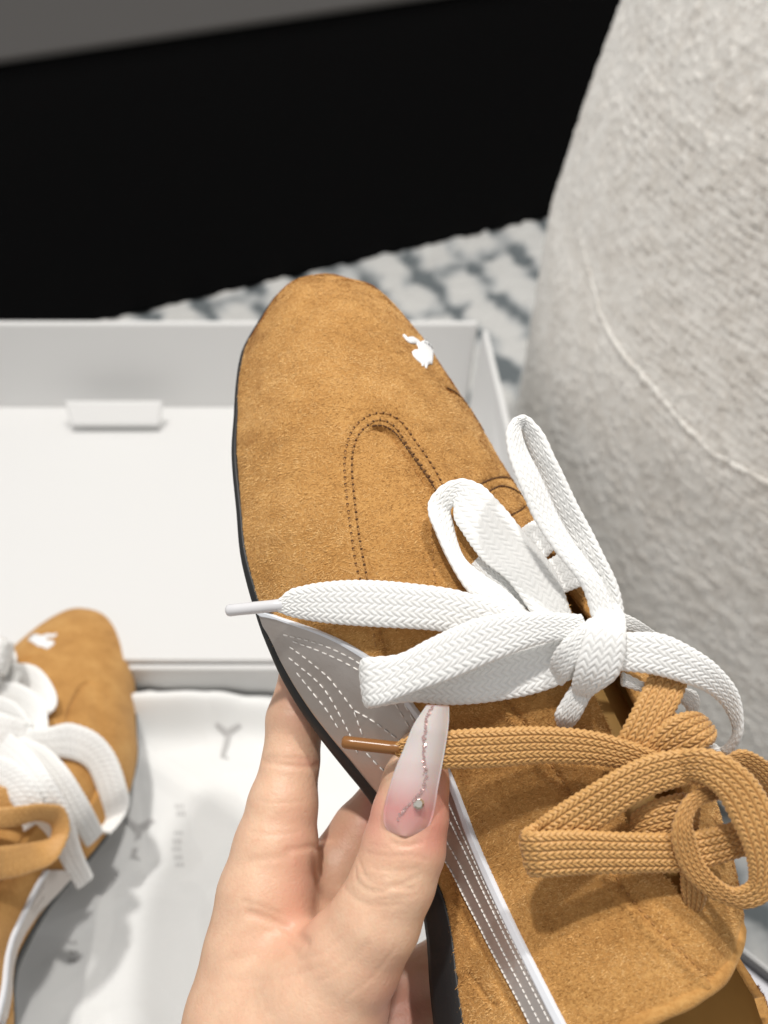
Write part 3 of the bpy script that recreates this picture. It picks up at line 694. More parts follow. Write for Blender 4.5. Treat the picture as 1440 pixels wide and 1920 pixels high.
# ------------------------------------------------------------------ laces
def ribbon(name, ctrl, m, parent, rows=8, pitch=.00150, th=.0016, amp=.00015, ustep=6, lstep=.00022, ridge=.55):
    ct = [(c[0], c[1], c[2], c[3], c[4], c[5] if len(c) > 5 else c[4]) for c in ctrl]
    A = np.array([np.r_[at(c[0], c[1], c[4] / 1000), at(c[2], c[3], c[5] / 1000)] for c in ct])
    d = np.linalg.norm(np.diff((A[:, :3] + A[:, 3:]) / 2, axis=0), axis=1); t = np.r_[0, np.cumsum(np.maximum(d, 5e-4))]
    n = max(12, int(t[-1] / lstep)); q = np.linspace(0, t[-1], n)
    h = np.diff(t); dl = np.diff(A, axis=0) / h[:, None]; mt = np.zeros_like(A)
    mt[1:-1] = (dl[:-1] * h[1:, None] + dl[1:] * h[:-1, None]) / (h[1:] + h[:-1])[:, None]; mt[0] = dl[0]; mt[-1] = dl[-1]
    k = np.clip(np.searchsorted(t, q, side='right') - 1, 0, len(t) - 2); u = ((q - t[k]) / h[k])[:, None]; hh = h[k][:, None]
    R = A[k] * (1 + 2 * u) * (1 - u) ** 2 + mt[k] * hh * u * (1 - u) ** 2 + A[k + 1] * u * u * (3 - 2 * u) + mt[k + 1] * hh * u * u * (u - 1)
    Ea, Eb = R[:, :3], R[:, 3:]; cc = (Ea + Eb) / 2
    T = np.gradient(cc, axis=0); T /= np.linalg.norm(T, axis=1)[:, None] + 1e-12
    Wv = Eb - Ea; wl = np.linalg.norm(Wv, axis=1)[:, None]; Wn = Wv / (wl + 1e-12)
    Nn = np.cross(T, Wn); Nn /= np.linalg.norm(Nn, axis=1)[:, None] + 1e-9
    for i in range(1, n):
        if Nn[i] @ Nn[i - 1] < 0: Nn[i] = -Nn[i]
    s = np.r_[0, np.cumsum(np.linalg.norm(np.diff(cc, axis=0), axis=1))]
    nu = rows * ustep + 1; uu = (1 - np.cos(np.linspace(0, np.pi, nu))) / 2 * .35 + np.linspace(0, 1, nu) * .65
    ux = np.r_[uu, uu[-2:0:-1]]; sg = np.r_[np.ones(nu), -np.ones(nu - 2)]; sg[0] = sg[nu - 1] = 0
    pf = np.abs(1 - np.abs(2 * ux - 1) ** 3.2) ** .55
    ri = np.minimum((ux * rows).astype(int), rows - 1); fr = ux * rows - ri; sl = np.where(ri % 2 == 0, 1, -1)
    phase = s[:, None] / pitch + sl * (fr - .5) * .95 + .5 * (ri // 2 % 2)
    dph = np.abs(phase - np.round(phase)); rid = np.where(ri % 2 == 0, fr, 1 - fr)     # rows pair up into chevrons
    gap = np.exp(-(dph / .16) ** 2); edge_ = ridge * np.exp(-(rid / (.13 + .12 * (ridge - .55))) ** 2) + .22 * np.exp(-((1 - rid) / .10) ** 2)
    st = (1 - np.maximum(gap, edge_)) * (.8 + .2 * np.sin(np.pi * np.clip(dph * 2, 0, 1)))
    z = sg * (pf * th / 2 + (st - .5) * amp * 2 * np.clip(pf * 1.4, 0, 1))
    ed = (np.abs(2 * ux - 1) ** 6) * np.sign(ux - .5)
    lat = ed * (np.abs(np.cos(np.pi * s[:, None] / pitch)) - .5) * amp * 1.1
    # slight unevenness of a used lace
    wob = .00025 * vnoise(np.c_[s * 160, s * 0 + len(name), s * 0 + ctrl[0][0]])[:, None, None]
    V = Ea[:, None] + Wv[:, None] * ux[None, :, None] + Nn[:, None] * z[..., None] + Wn[:, None] * lat[..., None] + Nn[:, None] * wob
    k_ = V.shape[1]; V = V.reshape(-1, 3); Q = grid_faces(n, k_, True).tolist() + [list(range(k_))[::-1], list(range((n - 1) * k_, n * k_))]
    return mesh(name, c2w(V), Q, m, parent)
def aglet(p0, p1, d0, d1, r, m, parent):
    P = np.array([at(*p0, d0 / 1000), at(*p1, d1 / 1000)]); q = np.array([0, .02, .06, .2, .5, .8, .97, 1.])
    L_ = P[0] + (P[1] - P[0]) * q[:, None]
    V, Q = tube(L_, r * np.array([.55, .85, 1, .97, 1., .98, 1.05, .9]), 14)
    return mesh('aglet', c2w(V), Q, m, parent)

WL = [
 # end running to the left with its tip
 [(523, 1123, 524, 1148, 192), (540, 1108, 542, 1155, 191.5), (570, 1098, 572, 1162, 190), (620, 1090, 620, 1169, 188), (700, 1088, 700, 1175, 185.5), (780, 1095, 785, 1180, 184), (860, 1107, 850, 1188, 183.2), (930, 1130, 905, 1205, 183), (1010, 1158, 990, 1226, 183), (1090, 1180, 1080, 1245, 182)],
 # left loop
 [(1075, 1160, 1008, 1168, 182.5), (1040, 1070, 955, 1092, 186), (985, 1000, 905, 1050, 189), (930, 935, 868, 1000, 192), (895, 905, 850, 968, 194), (866, 897, 850, 950, 195), (836, 905, 846, 955, 195.5), (808, 932, 846, 970, 194.5, 196.5), (803, 958, 851, 995, 192.5, 195.5), (817, 995, 858, 1024, 190.5, 193.5), (840, 1045, 873, 1052, 188.5, 191.5), (868, 1098, 905, 1078, 186.5, 189.5), (905, 1142, 945, 1103, 185.5, 187), (965, 1195, 1000, 1155, 184.5)],
 # tall loop
 [(1174, 1168, 1115, 1168, 181), (1160, 1100, 1095, 1090, 180, 182), (1122, 1020, 1062, 1010, 180, 183), (1085, 950, 1028, 940, 180.5, 184), (1042, 862, 1000, 860, 181, 184.5), (1008, 798, 983, 818, 182, 184), (985, 778, 977, 806, 182.2, 183.5), (965, 783, 972, 806, 181.5, 182.5), (951, 802, 977, 820, 180.5, 182), (950, 838, 988, 848, 179.5, 182), (962, 882, 1006, 882, 178.5, 181.5), (985, 937, 1031, 935, 178, 181), (1020, 1002, 1066, 1000, 177.5, 180), (1060, 1057, 1102, 1052, 177, 179), (1092, 1102, 1134, 1097, 176.8, 178), (1112, 1168, 1158, 1155, 177)],
 # front loop, folded at its left end
 [(1090, 1152, 1105, 1196, 177.5), (1000, 1147, 1010, 1208, 176.5), (920, 1153, 930, 1238, 176), (860, 1172, 850, 1272, 176.5), (800, 1200, 765, 1302, 177.5), (740, 1228, 714, 1322, 178.5), (686, 1233, 693, 1326, 179.5), (677, 1236, 687, 1328, 181.2), (686, 1238, 695, 1328, 183), (740, 1240, 760, 1317, 183.5), (850, 1242, 850, 1322, 183.3), (940, 1227, 945, 1312, 182.5), (1030, 1204, 1030, 1292, 181), (1090, 1185, 1095, 1262, 179.5)],
 # band wrapped over the knot
 [(1112, 1128, 1162, 1140, 180), (1118, 1146, 1172, 1160, 176.8), (1100, 1178, 1174, 1192, 174.6), (1088, 1218, 1172, 1228, 174.2), (1078, 1258, 1158, 1270, 175.2), (1072, 1288, 1118, 1299, 178), (1078, 1303, 1102, 1308, 182)],
 [(1150, 1150, 1168, 1200, 178.5), (1110, 1158, 1128, 1206, 175.8), (1078, 1180, 1100, 1228, 175.5), (1052, 1205, 1082, 1248, 176.2), (1036, 1228, 1066, 1272, 178), (1030, 1250, 1055, 1285, 181)],
 # short tail
 [(1070, 1288, 1114, 1298, 179.5), (1053, 1314, 1101, 1320, 180), (1040, 1338, 1087, 1345, 181), (1043, 1356, 1074, 1361, 182.8)],
 # right loop
 [(1160, 1186, 1163, 1258, 177), (1235, 1187, 1220, 1264, 176.5), (1300, 1215, 1278, 1280, 177.5), (1350, 1252, 1328, 1300, 179, 180), (1386, 1302, 1360, 1333, 180.5, 182.5), (1393, 1345, 1373, 1365, 181.5, 184), (1383, 1392, 1366, 1395, 183.5, 187), (1362, 1418, 1346, 1400, 186.5, 190), (1336, 1408, 1318, 1378, 190.5), (1300, 1385, 1285, 1350, 194)],
 [(1168, 1260, 1166, 1286, 179), (1230, 1287, 1225, 1304, 181), (1284, 1290, 1270, 1312, 183), (1306, 1298, 1288, 1330, 184.5), (1306, 1345, 1284, 1350, 188)],
 [(1160, 1145, 1160, 1182, 181), (1195, 1162, 1192, 1188, 184), (1236, 1190, 1228, 1200, 188)],
 # crossings over the throat
 [(940, 1035, 975, 1100, 191), (979, 990, 1016, 1056, 196.5), (1009, 971, 1046, 1024, 203), (1024, 962, 1062, 1010, 210)],
 [(958, 1078, 1004, 1140, 189), (1016, 1056, 1057, 1113, 193), (1050, 1036, 1096, 1097, 198), (1078, 1020, 1122, 1080, 206)],
 [(915, 1030, 880, 1066, 193), (958, 1083, 928, 1112, 189), (1003, 1132, 965, 1155, 187)],
]
for i, c in enumerate(WL):
    o = ribbon('white_lace', c, M_white_lace, shoe)
    if i == 0: aglet((424, 1145), (532, 1134), 193.5, 191.8, .00125, M_white_tip, o)
TL = [
 [(741, 1392, 743, 1416, 181.2), (768, 1380, 770, 1437, 180.8), (840, 1370, 840, 1441, 179), (930, 1364, 930, 1438, 178), (1020, 1362, 1020, 1431, 177), (1100, 1369, 1095, 1433, 175.8), (1170, 1386, 1160, 1440, 174.8), (1240, 1412, 1220, 1460, 174)],
 [(1330, 1412, 1335, 1475, 171.5), (1290, 1404, 1300, 1470, 170.5), (1230, 1412, 1250, 1482, 170.2), (1160, 1440, 1185, 1512, 170.3), (1090, 1482, 1120, 1558, 171), (1030, 1520, 1060, 1606, 171.8), (994, 1548, 1010, 1640, 172.2), (983, 1555, 1000, 1643, 171), (994, 1557, 1010, 1644, 169.8), (1060, 1556, 1080, 1641, 169.2), (1160, 1560, 1180, 1637, 169.3), (1285, 1560, 1290, 1634, 170.5), (1400, 1535, 1405, 1602, 172.5)],
 [(1270, 1408, 1285, 1462, 170), (1310, 1402, 1310, 1466, 168.3), (1350, 1410, 1330, 1478, 167.0), (1397, 1440, 1348, 1497, 166.3), (1437, 1490, 1374, 1545, 166), (1457, 1550, 1394, 1590, 166), (1466, 1620, 1404, 1634, 166.5), (1448, 1680, 1400, 1655, 167.2), (1402, 1702, 1374, 1664, 168), (1350, 1692, 1344, 1645, 168.6), (1300, 1660, 1318, 1612, 168.8), (1268, 1610, 1305, 1575, 168.5), (1260, 1550, 1298, 1540, 168), (1283, 1498, 1312, 1513, 168.5), (1328, 1474, 1345, 1500, 170), (1370, 1478, 1375, 1508, 172.5), (1402, 1520, 1395, 1545, 176)],
 [(1222, 1255, 1290, 1278, 181), (1205, 1290, 1275, 1318, 178.5), (1185, 1330, 1250, 1362, 177), (1160, 1378, 1222, 1412, 176.5), (1140, 1415, 1200, 1450, 177.5)],
 [(1205, 1405, 1225, 1435, 176), (1236, 1362, 1282, 1420, 174.8), (1272, 1338, 1332, 1398, 175), (1298, 1333, 1342, 1388, 177), (1310, 1342, 1340, 1378, 180)],
 [(1185, 1525, 1185, 1582, 175), (1225, 1500, 1222, 1572, 173), (1270, 1488, 1265, 1562, 172.5), (1310, 1490, 1305, 1560, 174)],
 [(1276, 1630, 1328, 1645, 171), (1277, 1668, 1324, 1686, 172.5), (1285, 1700, 1312, 1714, 175)],
 [(1350, 1425, 1350, 1450, 177), (1385, 1406, 1378, 1436, 176.5), (1425, 1418, 1408, 1452, 177.5), (1458, 1450, 1432, 1478, 179), (1475, 1500, 1440, 1510, 181)],
]
for i, c in enumerate(TL):
    o = ribbon('tan_lace', c, M_tan_lace, shoe, rows=10, pitch=.00120, th=.0020, amp=.00028, ridge=1.15)
    if i == 0: aglet((641, 1391), (752, 1404), 182.3, 181, .00126, M_tan_tip, o)

# ------------------------------------------------------------------ the hand
def surface_nets(D, org, h):
    nx, ny, nz = D.shape; s = D < 0
    cs = np.zeros((nx - 1, ny - 1, nz - 1), np.int8)
    for a in (0, 1):
        for b in (0, 1):
            for c in (0, 1): cs += s[a:nx - 1 + a, b:ny - 1 + b, c:nz - 1 + c]
    act = (cs > 0) & (cs < 8); I = np.argwhere(act); idx = -np.ones(act.shape, int); idx[act] = np.arange(len(I))
    acc = np.zeros((len(I), 3)); cnt = np.zeros(len(I)); cor = [(a, b, c) for a in (0, 1) for b in (0, 1) for c in (0, 1)]
    for i in range(8):
        for j in range(i + 1, 8):
            if sum(abs(p - q_) for p, q_ in zip(cor[i], cor[j])) != 1: continue
            va = D[I[:, 0] + cor[i][0], I[:, 1] + cor[i][1], I[:, 2] + cor[i][2]]; vb = D[I[:, 0] + cor[j][0], I[:, 1] + cor[j][1], I[:, 2] + cor[j][2]]
            x = (va < 0) != (vb < 0); t = np.where(x, va / np.where(x, va - vb, 1), 0)
            acc[x] += (np.array(cor[i]) + (np.array(cor[j]) - np.array(cor[i])) * t[:, None])[x]; cnt[x] += 1
    V = org + (I + acc / cnt[:, None]) * h; Q = []
    for ax in range(3):
        sl0 = [slice(None)] * 3; sl1 = [slice(None)] * 3; sl0[ax] = slice(0, -1); sl1[ax] = slice(1, None)
        cr = np.argwhere(s[tuple(sl0)] != s[tuple(sl1)]); b, c = [(1, 2), (2, 0), (0, 1)][ax]
        cr = cr[(cr[:, b] > 0) & (cr[:, c] > 0) & (cr[:, b] < D.shape[b] - 1) & (cr[:, c] < D.shape[c] - 1)]
        def g(db, dc):
            k = cr.copy(); k[:, b] -= db; k[:, c] -= dc; return idx[k[:, 0], k[:, 1], k[:, 2]]
        q = np.stack([g(1, 1), g(0, 1), g(0, 0), g(1, 0)], 1); fl = ~s[cr[:, 0], cr[:, 1], cr[:, 2]]
        q[fl] = q[fl][:, ::-1]; Q.append(q)
    return V, np.concatenate(Q)
# joints: photo direction, distance (mm), radius in photo pixels
def J(x, y, d, rp): return at(x, y, d / 1000), rp * d / 1000 / F
chains = {
 'index': [J(600, 1175, 216, 40), J(572, 1265, 214, 46), J(553, 1350, 211, 53), J(545, 1430, 208.5, 53), J(530, 1510, 206, 65), J(517, 1590, 204, 79), J(499, 1680, 201.5, 91), J(477, 1790, 198.5, 95), J(450, 1910, 196, 103), J(425, 2040, 195, 108)],
 'thumb': [J(790, 1418, 188.5, 50), J(779, 1470, 187.2, 62), J(769, 1530, 186, 71), J(757, 1590, 185, 77), J(738, 1650, 184, 78), J(703, 1728, 184, 84), J(655, 1800, 186, 98), J(600, 1880, 189, 130), J(540, 1975, 191, 165), J(500, 2080, 193, 185)],
 'middle': [J(790, 1420, 219, 46), J(735, 1490, 218, 52), J(680, 1560, 216, 58), J(630, 1640, 213, 66), J(590, 1740, 209, 78), J(530, 1860, 205, 110), J(480, 2000, 202, 140)],
 'ring': [J(880, 1760, 215, 44), J(815, 1815, 214.5, 48), J(740, 1850, 213, 52), J(660, 1860, 210, 62), J(560, 1920, 206, 100)],
 'pinky': [J(900, 1870, 212, 42), J(830, 1905, 211, 46), J(750, 1930, 208, 52), J(660, 1950, 206, 70)],
}
lo = np.array([-.054, -.138, -.232]); hi = np.array([.026, -.020, -.160]); hs = .00048
ax_ = [np.arange(lo[i], hi[i], hs) for i in range(3)]; GX = np.stack(np.meshgrid(*ax_, indexing='ij'), -1).astype(np.float32)
def chain_sdf(ch):
    D = None
    for (a, ra), (b, rb) in zip(ch[:-1], ch[1:]):
        a = a.astype(np.float32); ba = (b - a).astype(np.float32); q = GX - a
        t = np.clip((q @ ba) / (ba @ ba), 0, 1); d = np.linalg.norm(q - t[..., None] * ba, axis=-1) - (ra + (rb - ra) * t)
        D = d if D is None else smin(D, d, .0012)
    return D
def smin(a, b, k):
    h = np.clip(.5 + .5 * (b - a) / k, 0, 1); return b + (a - b) * h - k * h * (1 - h)
SD = chain_sdf(chains['index'])
SD = smin(SD, chain_sdf(chains['middle']), .0045)
SD = smin(SD, chain_sdf(chains['ring']), .003); SD = smin(SD, chain_sdf(chains['pinky']), .0025)
SD = smin(SD, chain_sdf(chains['thumb']), .0055)
HV, HQ = surface_nets(SD, lo, hs); del SD, GX
htree = bvh(HV, HQ)
def vnormals(V, Q):
    n = np.cross(V[Q[:, 2]] - V[Q[:, 0]], V[Q[:, 3]] - V[Q[:, 1]]); r_ = np.zeros_like(V)
    for k in range(4): np.add.at(r_, Q[:, k], n)
    return r_ / (np.linalg.norm(r_, axis=1)[:, None] + 1e-15)
HN = vnormals(HV, HQ)
if (HN * (HV - HV.mean(0))).sum() < 0: HN = -HN; HQ = HQ[:, ::-1]
creases = [
 ([(494, 1428), (530, 1434), (565, 1437), (594, 1436)], .00032, .0007), ([(500, 1420), (540, 1422), (580, 1425)], .0002, .0006),
 ([(540, 1594), (562, 1592), (585, 1588), (600, 1592)], .0003, .0007), ([(470, 1615), (510, 1608), (540, 1606)], .0002, .0009),
 ([(468, 1712), (500, 1722), (540, 1742), (575, 1768)], .0005, .0010), ([(500, 1745), (530, 1760), (556, 1790)], .00022, .0008),
 ([(666, 1630), (668, 1650), (685, 1666), (710, 1672), (745, 1664), (775, 1668)], .00022, .00045), ([(672, 1612), (690, 1650), (720, 1660), (760, 1655), (790, 1640)], .00018, .0004),
 ([(645, 1665), (670, 1688), (710, 1700), (750, 1695)], .00015, .0004), ([(690, 1600), (730, 1606), (770, 1604), (800, 1612)], .00014, .0004),
 ([(700, 1628), (740, 1634), (785, 1630)], .00012, .0004), ([(430, 1800), (500, 1790), (560, 1775)], .0002, .0012),
 ([(678, 1640), (700, 1646), (730, 1648)], .00012, .0003), ([(700, 1690), (740, 1686), (780, 1680)], .00012, .00035), ([(690, 1585), (730, 1590), (775, 1588)], .0001, .0003),
 ([(735, 1580), (760, 1586), (790, 1580)], .00025, .0004), ([(480, 1500), (520, 1506), (570, 1502)], .00010, .0004), ([(470, 1560), (510, 1566), (560, 1560)], .0001, .0004),
 ([(520, 1330), (560, 1334), (600, 1330)], .00008, .0004), ([(455, 1690), (490, 1700), (530, 1716)], .0002, .0005), ([(440, 1840), (520, 1836), (600, 1815)], .00012, .0006),
 ([(560, 1800), (600, 1790), (640, 1760)], .00012, .0005), ([(600, 1840), (650, 1810), (690, 1770)], .0001, .0005), ([(650, 1870), (700, 1830), (740, 1780)], .0001, .0005),
]
for ln_, dep, sg in creases:
    h3, _ = cast_px(htree, catmull(ln_, 60), .19); dd = polydist(HV, h3)
    HV = HV - HN * (dep * np.exp(-(dd / sg) ** 2))[:, None]
# nail bed: sink the fold round the nail
nl = catmull([(759, 1322), (742, 1352), (722, 1398), (706, 1440), (695, 1470), (716 + 0, 1500), (721, 1535), (722, 1555)], 70)
nail_L = catmull([(800, 1321), (774, 1361), (757, 1403), (742, 1438), (732, 1468), (723, 1500), (719, 1524), (720, 1544), (730, 1560), (748, 1569)], 70)
nail_R = catmull([(842, 1323), (842, 1350), (836, 1397), (828, 1442), (821, 1480), (816, 1512), (811, 1533), (804, 1550), (790, 1564), (768, 1571)], 70)
blush = np.zeros(len(HV)); HP = proj(HV)
for x, y, rx, ry, am in ((822, 1520, 26, 75, .62), (700, 1520, 22, 60, .42), (560, 1600, 40, 120, .17), (560, 1700, 60, 80, .13), (590, 1290, 60, 70, .40), (520, 1760, 60, 40, .07), (760, 1890, 60, 70, .45), (660, 1540, 60, 70, .15), (800, 1575, 40, 30, .3), (745, 1600, 70, 25, .08), (575, 1430, 25, 12, .2)):
    blush += am * np.exp(-((HP[:, 0] - x) / rx) ** 2 - ((HP[:, 1] - y) / ry) ** 2)
hand = tag(mesh('hand', c2w(HV), HQ, M_skin, org=c2w(at(520, 1880, .195)), attrs={'blush': np.clip(blush, 0, .9)}),
           "left hand gripping the suede sneaker with one long pale pink thumbnail", 'hand')
# nail body
nv_, nu_ = 70, 22
along = np.linspace(1, 0, nv_); surf, sn_ = cast_px(htree, (nail_L + nail_R) / 2, .186)
dist_c = np.linalg.norm(surf, axis=1); yy = ((nail_L + nail_R) / 2)[:, 1]
base_d = np.interp(1570 - yy, [0, 30, 80, 140, 200, 255], [177.4, 176.9, 176.2, 175.4, 175.0, 175.3]) / 1000
NVv = []
for i in range(nv_):
    for k in np.linspace(0, 1, nu_):
        p = nail_L[i] + (nail_R[i] - nail_L[i]) * k
        arch = np.interp(along[i], [0, .12, .3, 1], [.0014, .0020, .0028, .0018]) * (2 * k - 1) ** 2
        NVv.append(at(p[0], p[1], base_d[i] + arch + (.0007 if i > nv_ - 3 else 0)))
NVv = np.array(NVv); nn_ = NVv / np.linalg.norm(NVv, axis=1)[:, None]
V = np.r_[NVv, NVv + nn_ * .0007]; Qt = grid_faces(nv_, nu_); off = nv_ * nu_
bd = [i * nu_ for i in range(nv_)] + [(nv_ - 1) * nu_ + j for j in range(1, nu_)] + [i * nu_ + nu_ - 1 for i in range(nv_ - 2, -1, -1)] + [j for j in range(nu_ - 2, 0, -1)]
Q = Qt.tolist() + (Qt + off)[:, ::-1].tolist() + [[bd[i], bd[i] + off, bd[(i + 1) % len(bd)] + off, bd[(i + 1) % len(bd)]] for i in range(len(bd))]
nail = mesh('fingernail', c2w(V), Q, M_nail, hand, attrs={'along': np.r_[np.repeat(along, nu_), np.repeat(along, nu_)]})
ntree = bvh(NVv, Qt)
# rhinestone: faceted disc
gp, gn = cast_px(ntree, [(785, 1507)], .177); gp, gn = gp[0], -gp[0] / np.linalg.norm(gp[0])
ga = np.cross(gn, [0, 1, 0]); ga /= np.linalg.norm(ga); gb = np.cross(gn, ga)
rg = []
for rr_, hh_ in ((.00105, -.0001), (.00105, .0003), (.00068, .00062)):
    rg += [gp + gn * hh_ + rr_ * (math.cos(q_) * ga + math.sin(q_) * gb) for q_ in np.linspace(0, 2 * math.pi, 10, endpoint=False)]
mesh('rhinestone', c2w(np.array(rg)), grid_faces(3, 10, True).tolist() + [list(range(20, 30)), list(range(10))[::-1]], M_gem, nail, smooth=False)
gl = catmull([(811, 1325), (800, 1347), (797, 1370), (795, 1397), (795, 1426), (798, 1447), (796, 1472), (786, 1490), (773, 1503), (761, 1515), (748, 1532)], 190)
gl = gl + rng.normal(0, 1.7, gl.shape); hp, hn = cast_px(ntree, gl, .177); V, Q = [], []
for p in hp:
    n_ = -p / np.linalg.norm(p) + rng.normal(0, .25, 3); n_ /= np.linalg.norm(n_); a_ = np.cross(n_, [0, 1, 0]); a_ /= np.linalg.norm(a_); b_ = np.cross(n_, a_)
    rr_ = rng.uniform(.00010, .00024); b0_ = len(V); c_ = p + (-p / np.linalg.norm(p)) * .00012
    V += [c_ + rr_ * (math.cos(q_) * a_ + math.sin(q_) * b_) for q_ in np.arange(6) * math.pi / 3]; Q.append([b0_ + j for j in range(6)])
tag(mesh('glitter', c2w(np.array(V)), Q, M_glit, nail, smooth=False), kind='stuff')

# ------------------------------------------------------------------ the other sneaker of the pair
A3 = np.array([[0.0007073509850249028, -0.9316960042983262, -0.06403341812590363], [-0.567330377266654, -0.06830945309392251, 0.6738958953101383], [1.0339187138359267, -0.03684524827591229, 0.3698229865744292]]) * np.array([1, 1.05, 1])
_g = math.radians(-7.5); RZ = np.array([[math.cos(_g), -math.sin(_g), 0], [math.sin(_g), math.cos(_g), 0], [0, 0, 1]])
PIV = at(155, 1235, .36)
T3 = np.array([-0.13153342416531655, -0.1072312108052262, -0.3815022676927914]); C3 = np.array([.0246, .0328, 0.])
FM = np.stack([Lx, Wx, Ux])
def to2(X): return (((X - O0 * K) @ FM.T - C3) @ A3.T + T3 - PIV) @ RZ.T + PIV      # first shoe -> its mirrored mate (camera coordinates)
ROOT2 = c2w(to2(shoe_pt(np.array([30.]), np.array([40.]), np.array([-4.]))))[0]
shoe2 = tag(empty('sneaker', ROOT2), 'tan suede sneaker lying on the tissue inside the open white box', 'sneaker', 'pair of tan suede sneakers')
NL2 = [-80, -79.2, -77.5, -74, -69, -63, -56, -47, -37, -27, -14] + NL[NL.index(0):]; NW2 = [54, 49, 45, 40.2, 35, 30, 24.5, 18.8, 14, 10, 5.2] + NW[NL.index(0):]
FL2 = [-80, -79.2, -77.5, -74, -69, -62, -54, -44, -30] + FL[FL.index(0):]; FW2 = [56, 60, 63, 66, 69, 72, 76, 80, 84.5] + FW[FL.index(0):]
HL2 = [-80, -79.2, -77, -72, -66, -58] + HL[HL.index(-48):]; HH2 = [0, 5, 11, 19, 25.5, 31] + HH[HL.index(-48):]
w2_, u2_ = section(LG, TG, NL2, NW2, FL2, FW2, HL2, HH2, .15)
UVd2 = shoe_pt(LG, w2_, u2_).reshape(-1, 3) + NNf * np.where(np.isfinite(dsp), dsp, 0)[:, None]
sole2 = np.concatenate([sole_ring(o - .3, f, NL2, NW2, FL2, FW2) for o, f in prof])
keep2 = np.where(th_f < np.pi * .6, np.minimum(fh, (185 - l_f) * 4), 50.)
for ch in list(shoe.children):
    nm = ch.name.split('.')[0]
    if nm in ('white_lace', 'tan_lace', 'dark_stitching_and_edge_shade', 'nap', 'needle_holes', 'toe_stitching'): continue
    if nm == 'upper':
        V2, F2, _ = clip_mesh(UVd2, UQ, keep2)
        o = mesh('upper', c2w(to2(V2)), [f[::-1] for f in F2], [M_suede, M_lining], shoe2)
        md = o.modifiers.new('thickness', 'SOLIDIFY'); md.thickness = .0019; md.offset = -1; md.material_offset = 1; md.material_offset_rim = 0
        f0 = o.data.polygons[len(o.data.polygons) // 3]; cc_ = c2w(to2(ctr[NS // 3]))[0] - ROOT2
        if (f0.center - Vector(cc_)).dot(f0.normal) < 0: o.data.flip_normals()
        continue
    c = ch.copy(); c.data = ch.data.copy(); C.objects.link(c); c.parent = shoe2; ORG[c.name] = ROOT2
    n = len(c.data.vertices); co = np.zeros(n * 3, np.float32); c.data.vertices.foreach_get('co', co)
    if nm in ('silver_stripe', 'stripe_edge', 'silver_stitching'):        # only the narrow tail of the stripe shows on this side
        import bmesh
        bm = bmesh.new(); bm.from_mesh(c.data)
        pp = proj(to2(w2c(co.reshape(-1, 3) + ROOT))); bm.verts.ensure_lookup_table()
        bmesh.ops.delete(bm, geom=[v for v in bm.verts if pp[v.index, 1] < 1630], context='VERTS'); bm.to_mesh(c.data); bm.free()
        n = len(c.data.vertices); co = np.zeros(n * 3, np.float32); c.data.vertices.foreach_get('co', co)
        if n == 0: bpy.data.objects.remove(c); continue
    src_ = sole2 if nm == 'sole' else w2c(co.reshape(-1, 3) + ROOT)
    co = c2w(to2(src_)) - ROOT2
    c.data.vertices.foreach_set('co', co.astype(np.float32).ravel()); c.data.flip_normals(); c.data.update()
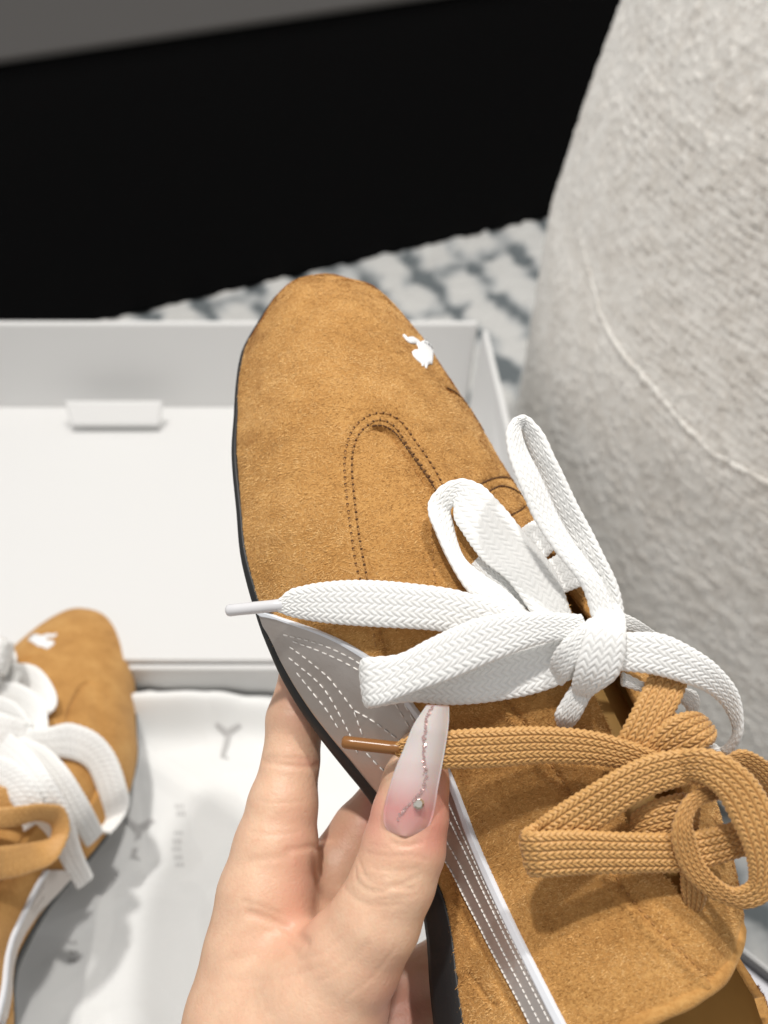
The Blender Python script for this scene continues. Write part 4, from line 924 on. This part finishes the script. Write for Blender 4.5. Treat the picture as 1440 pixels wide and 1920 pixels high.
# its laces (built where they lie)
s2 = to2(UVd2); s2tree = bvh(s2, UQ)
def rest(ctrl):                  # lie on the second shoe with the given looseness
    out = []; last = None
    for q_ in ctrl:
        p = [(q_[0] + q_[2]) / 2, (q_[1] + q_[3]) / 2]; dr_ = Vector(ray(np.array(p))); loc, nrm, ix, ds = s2tree.ray_cast(Vector((0, 0, 0)), dr_.normalized())
        lift = (504.5 - q_[4]) * .0012 + .0015
        d_ = -loc.z if loc is not None else (last if last is not None else -s2tree.find_nearest(dr_ * .36)[0].z)
        last = d_; out.append((*q_[:4], (d_ - lift) * 1000))
    return out
WL2 = [
 [(-40, 1200, -60, 1250, 501), (0, 1205, -12, 1255, 499), (22, 1235, 0, 1275, 499), (30, 1280, 2, 1300, 500), (10, 1320, -12, 1312, 502)],
 [(-20, 1285, -30, 1330, 498), (40, 1290, 28, 1335, 497), (78, 1320, 52, 1350, 497), (88, 1370, 60, 1378, 498)],
 [(-30, 1420, -40, 1470, 494), (20, 1432, 5, 1482, 493), (60, 1468, 35, 1512, 494), (85, 1530, 50, 1555, 497)],
 [(-20, 1210, -30, 1270, 505), (15, 1212, -4, 1262, 503), (28, 1240, 6, 1268, 503), (14, 1290, -10, 1290, 503)],
 [(-30, 1260, -30, 1310, 503), (25, 1250, 15, 1300, 501), (68, 1258, 48, 1306, 500), (92, 1285, 62, 1312, 500), (96, 1332, 68, 1334, 501), (62, 1352, 40, 1335, 502), (-10, 1376, -12, 1338, 503)],
 [(45, 1372, 55, 1420, 501), (90, 1370, 100, 1414, 499), (135, 1364, 142, 1420, 498), (176, 1380, 165, 1434, 498), (208, 1415, 182, 1466, 499), (230, 1472, 192, 1500, 500), (232, 1525, 190, 1545, 502), (205, 1562, 178, 1556, 504)],
 [(45, 1384, 20, 1398, 499), (90, 1408, 70, 1430, 496.5), (128, 1450, 106, 1477, 495.5), (157, 1498, 130, 1527, 496), (190, 1560, 165, 1584, 499)],
 [(15, 1383, -25, 1445, 498), (55, 1418, 3, 1474, 495.5), (90, 1463, 42, 1514, 495), (122, 1518, 82, 1548, 496), (150, 1600, 112, 1602, 499), (172, 1645, 148, 1664, 503)],
 [(-30, 1310, -30, 1390, 502), (30, 1330, 25, 1400, 500), (60, 1360, 60, 1400, 500)],
 [(-40, 1340, -40, 1420, 500), (10, 1350, 0, 1430, 499), (50, 1360, 45, 1420, 500)],
]
TL2 = [[(-40, 1520, -40, 1552, 496), (30, 1516, 25, 1546, 494), (85, 1511, 75, 1536, 493), (118, 1520, 98, 1546, 493), (126, 1560, 95, 1572, 494), (106, 1602, 70, 1582, 495), (50, 1632, 30, 1590, 496), (-40, 1648, -40, 1598, 497)],
       [(-40, 1490, -40, 1540, 500), (0, 1480, 10, 1530, 499), (40, 1500, 50, 1540, 500)]]
for (lst, m, nm, rw) in ((WL2, M_white_lace, 'white_lace', 8), (TL2, M_tan_lace, 'tan_lace', 10)):
    for c in lst:
        c = [((q_[0] + q_[2]) / 2 + (q_[0] - q_[2]) * .64, (q_[1] + q_[3]) / 2 + (q_[1] - q_[3]) * .64, (q_[0] + q_[2]) / 2 - (q_[0] - q_[2]) * .64, (q_[1] + q_[3]) / 2 - (q_[1] - q_[3]) * .64, q_[4]) for q_ in c]
        c = rest(c)
        ribbon(nm, c, m, shoe2, rows=rw, pitch=.0019, th=.0020, lstep=.0004, ustep=4, amp=.00028)
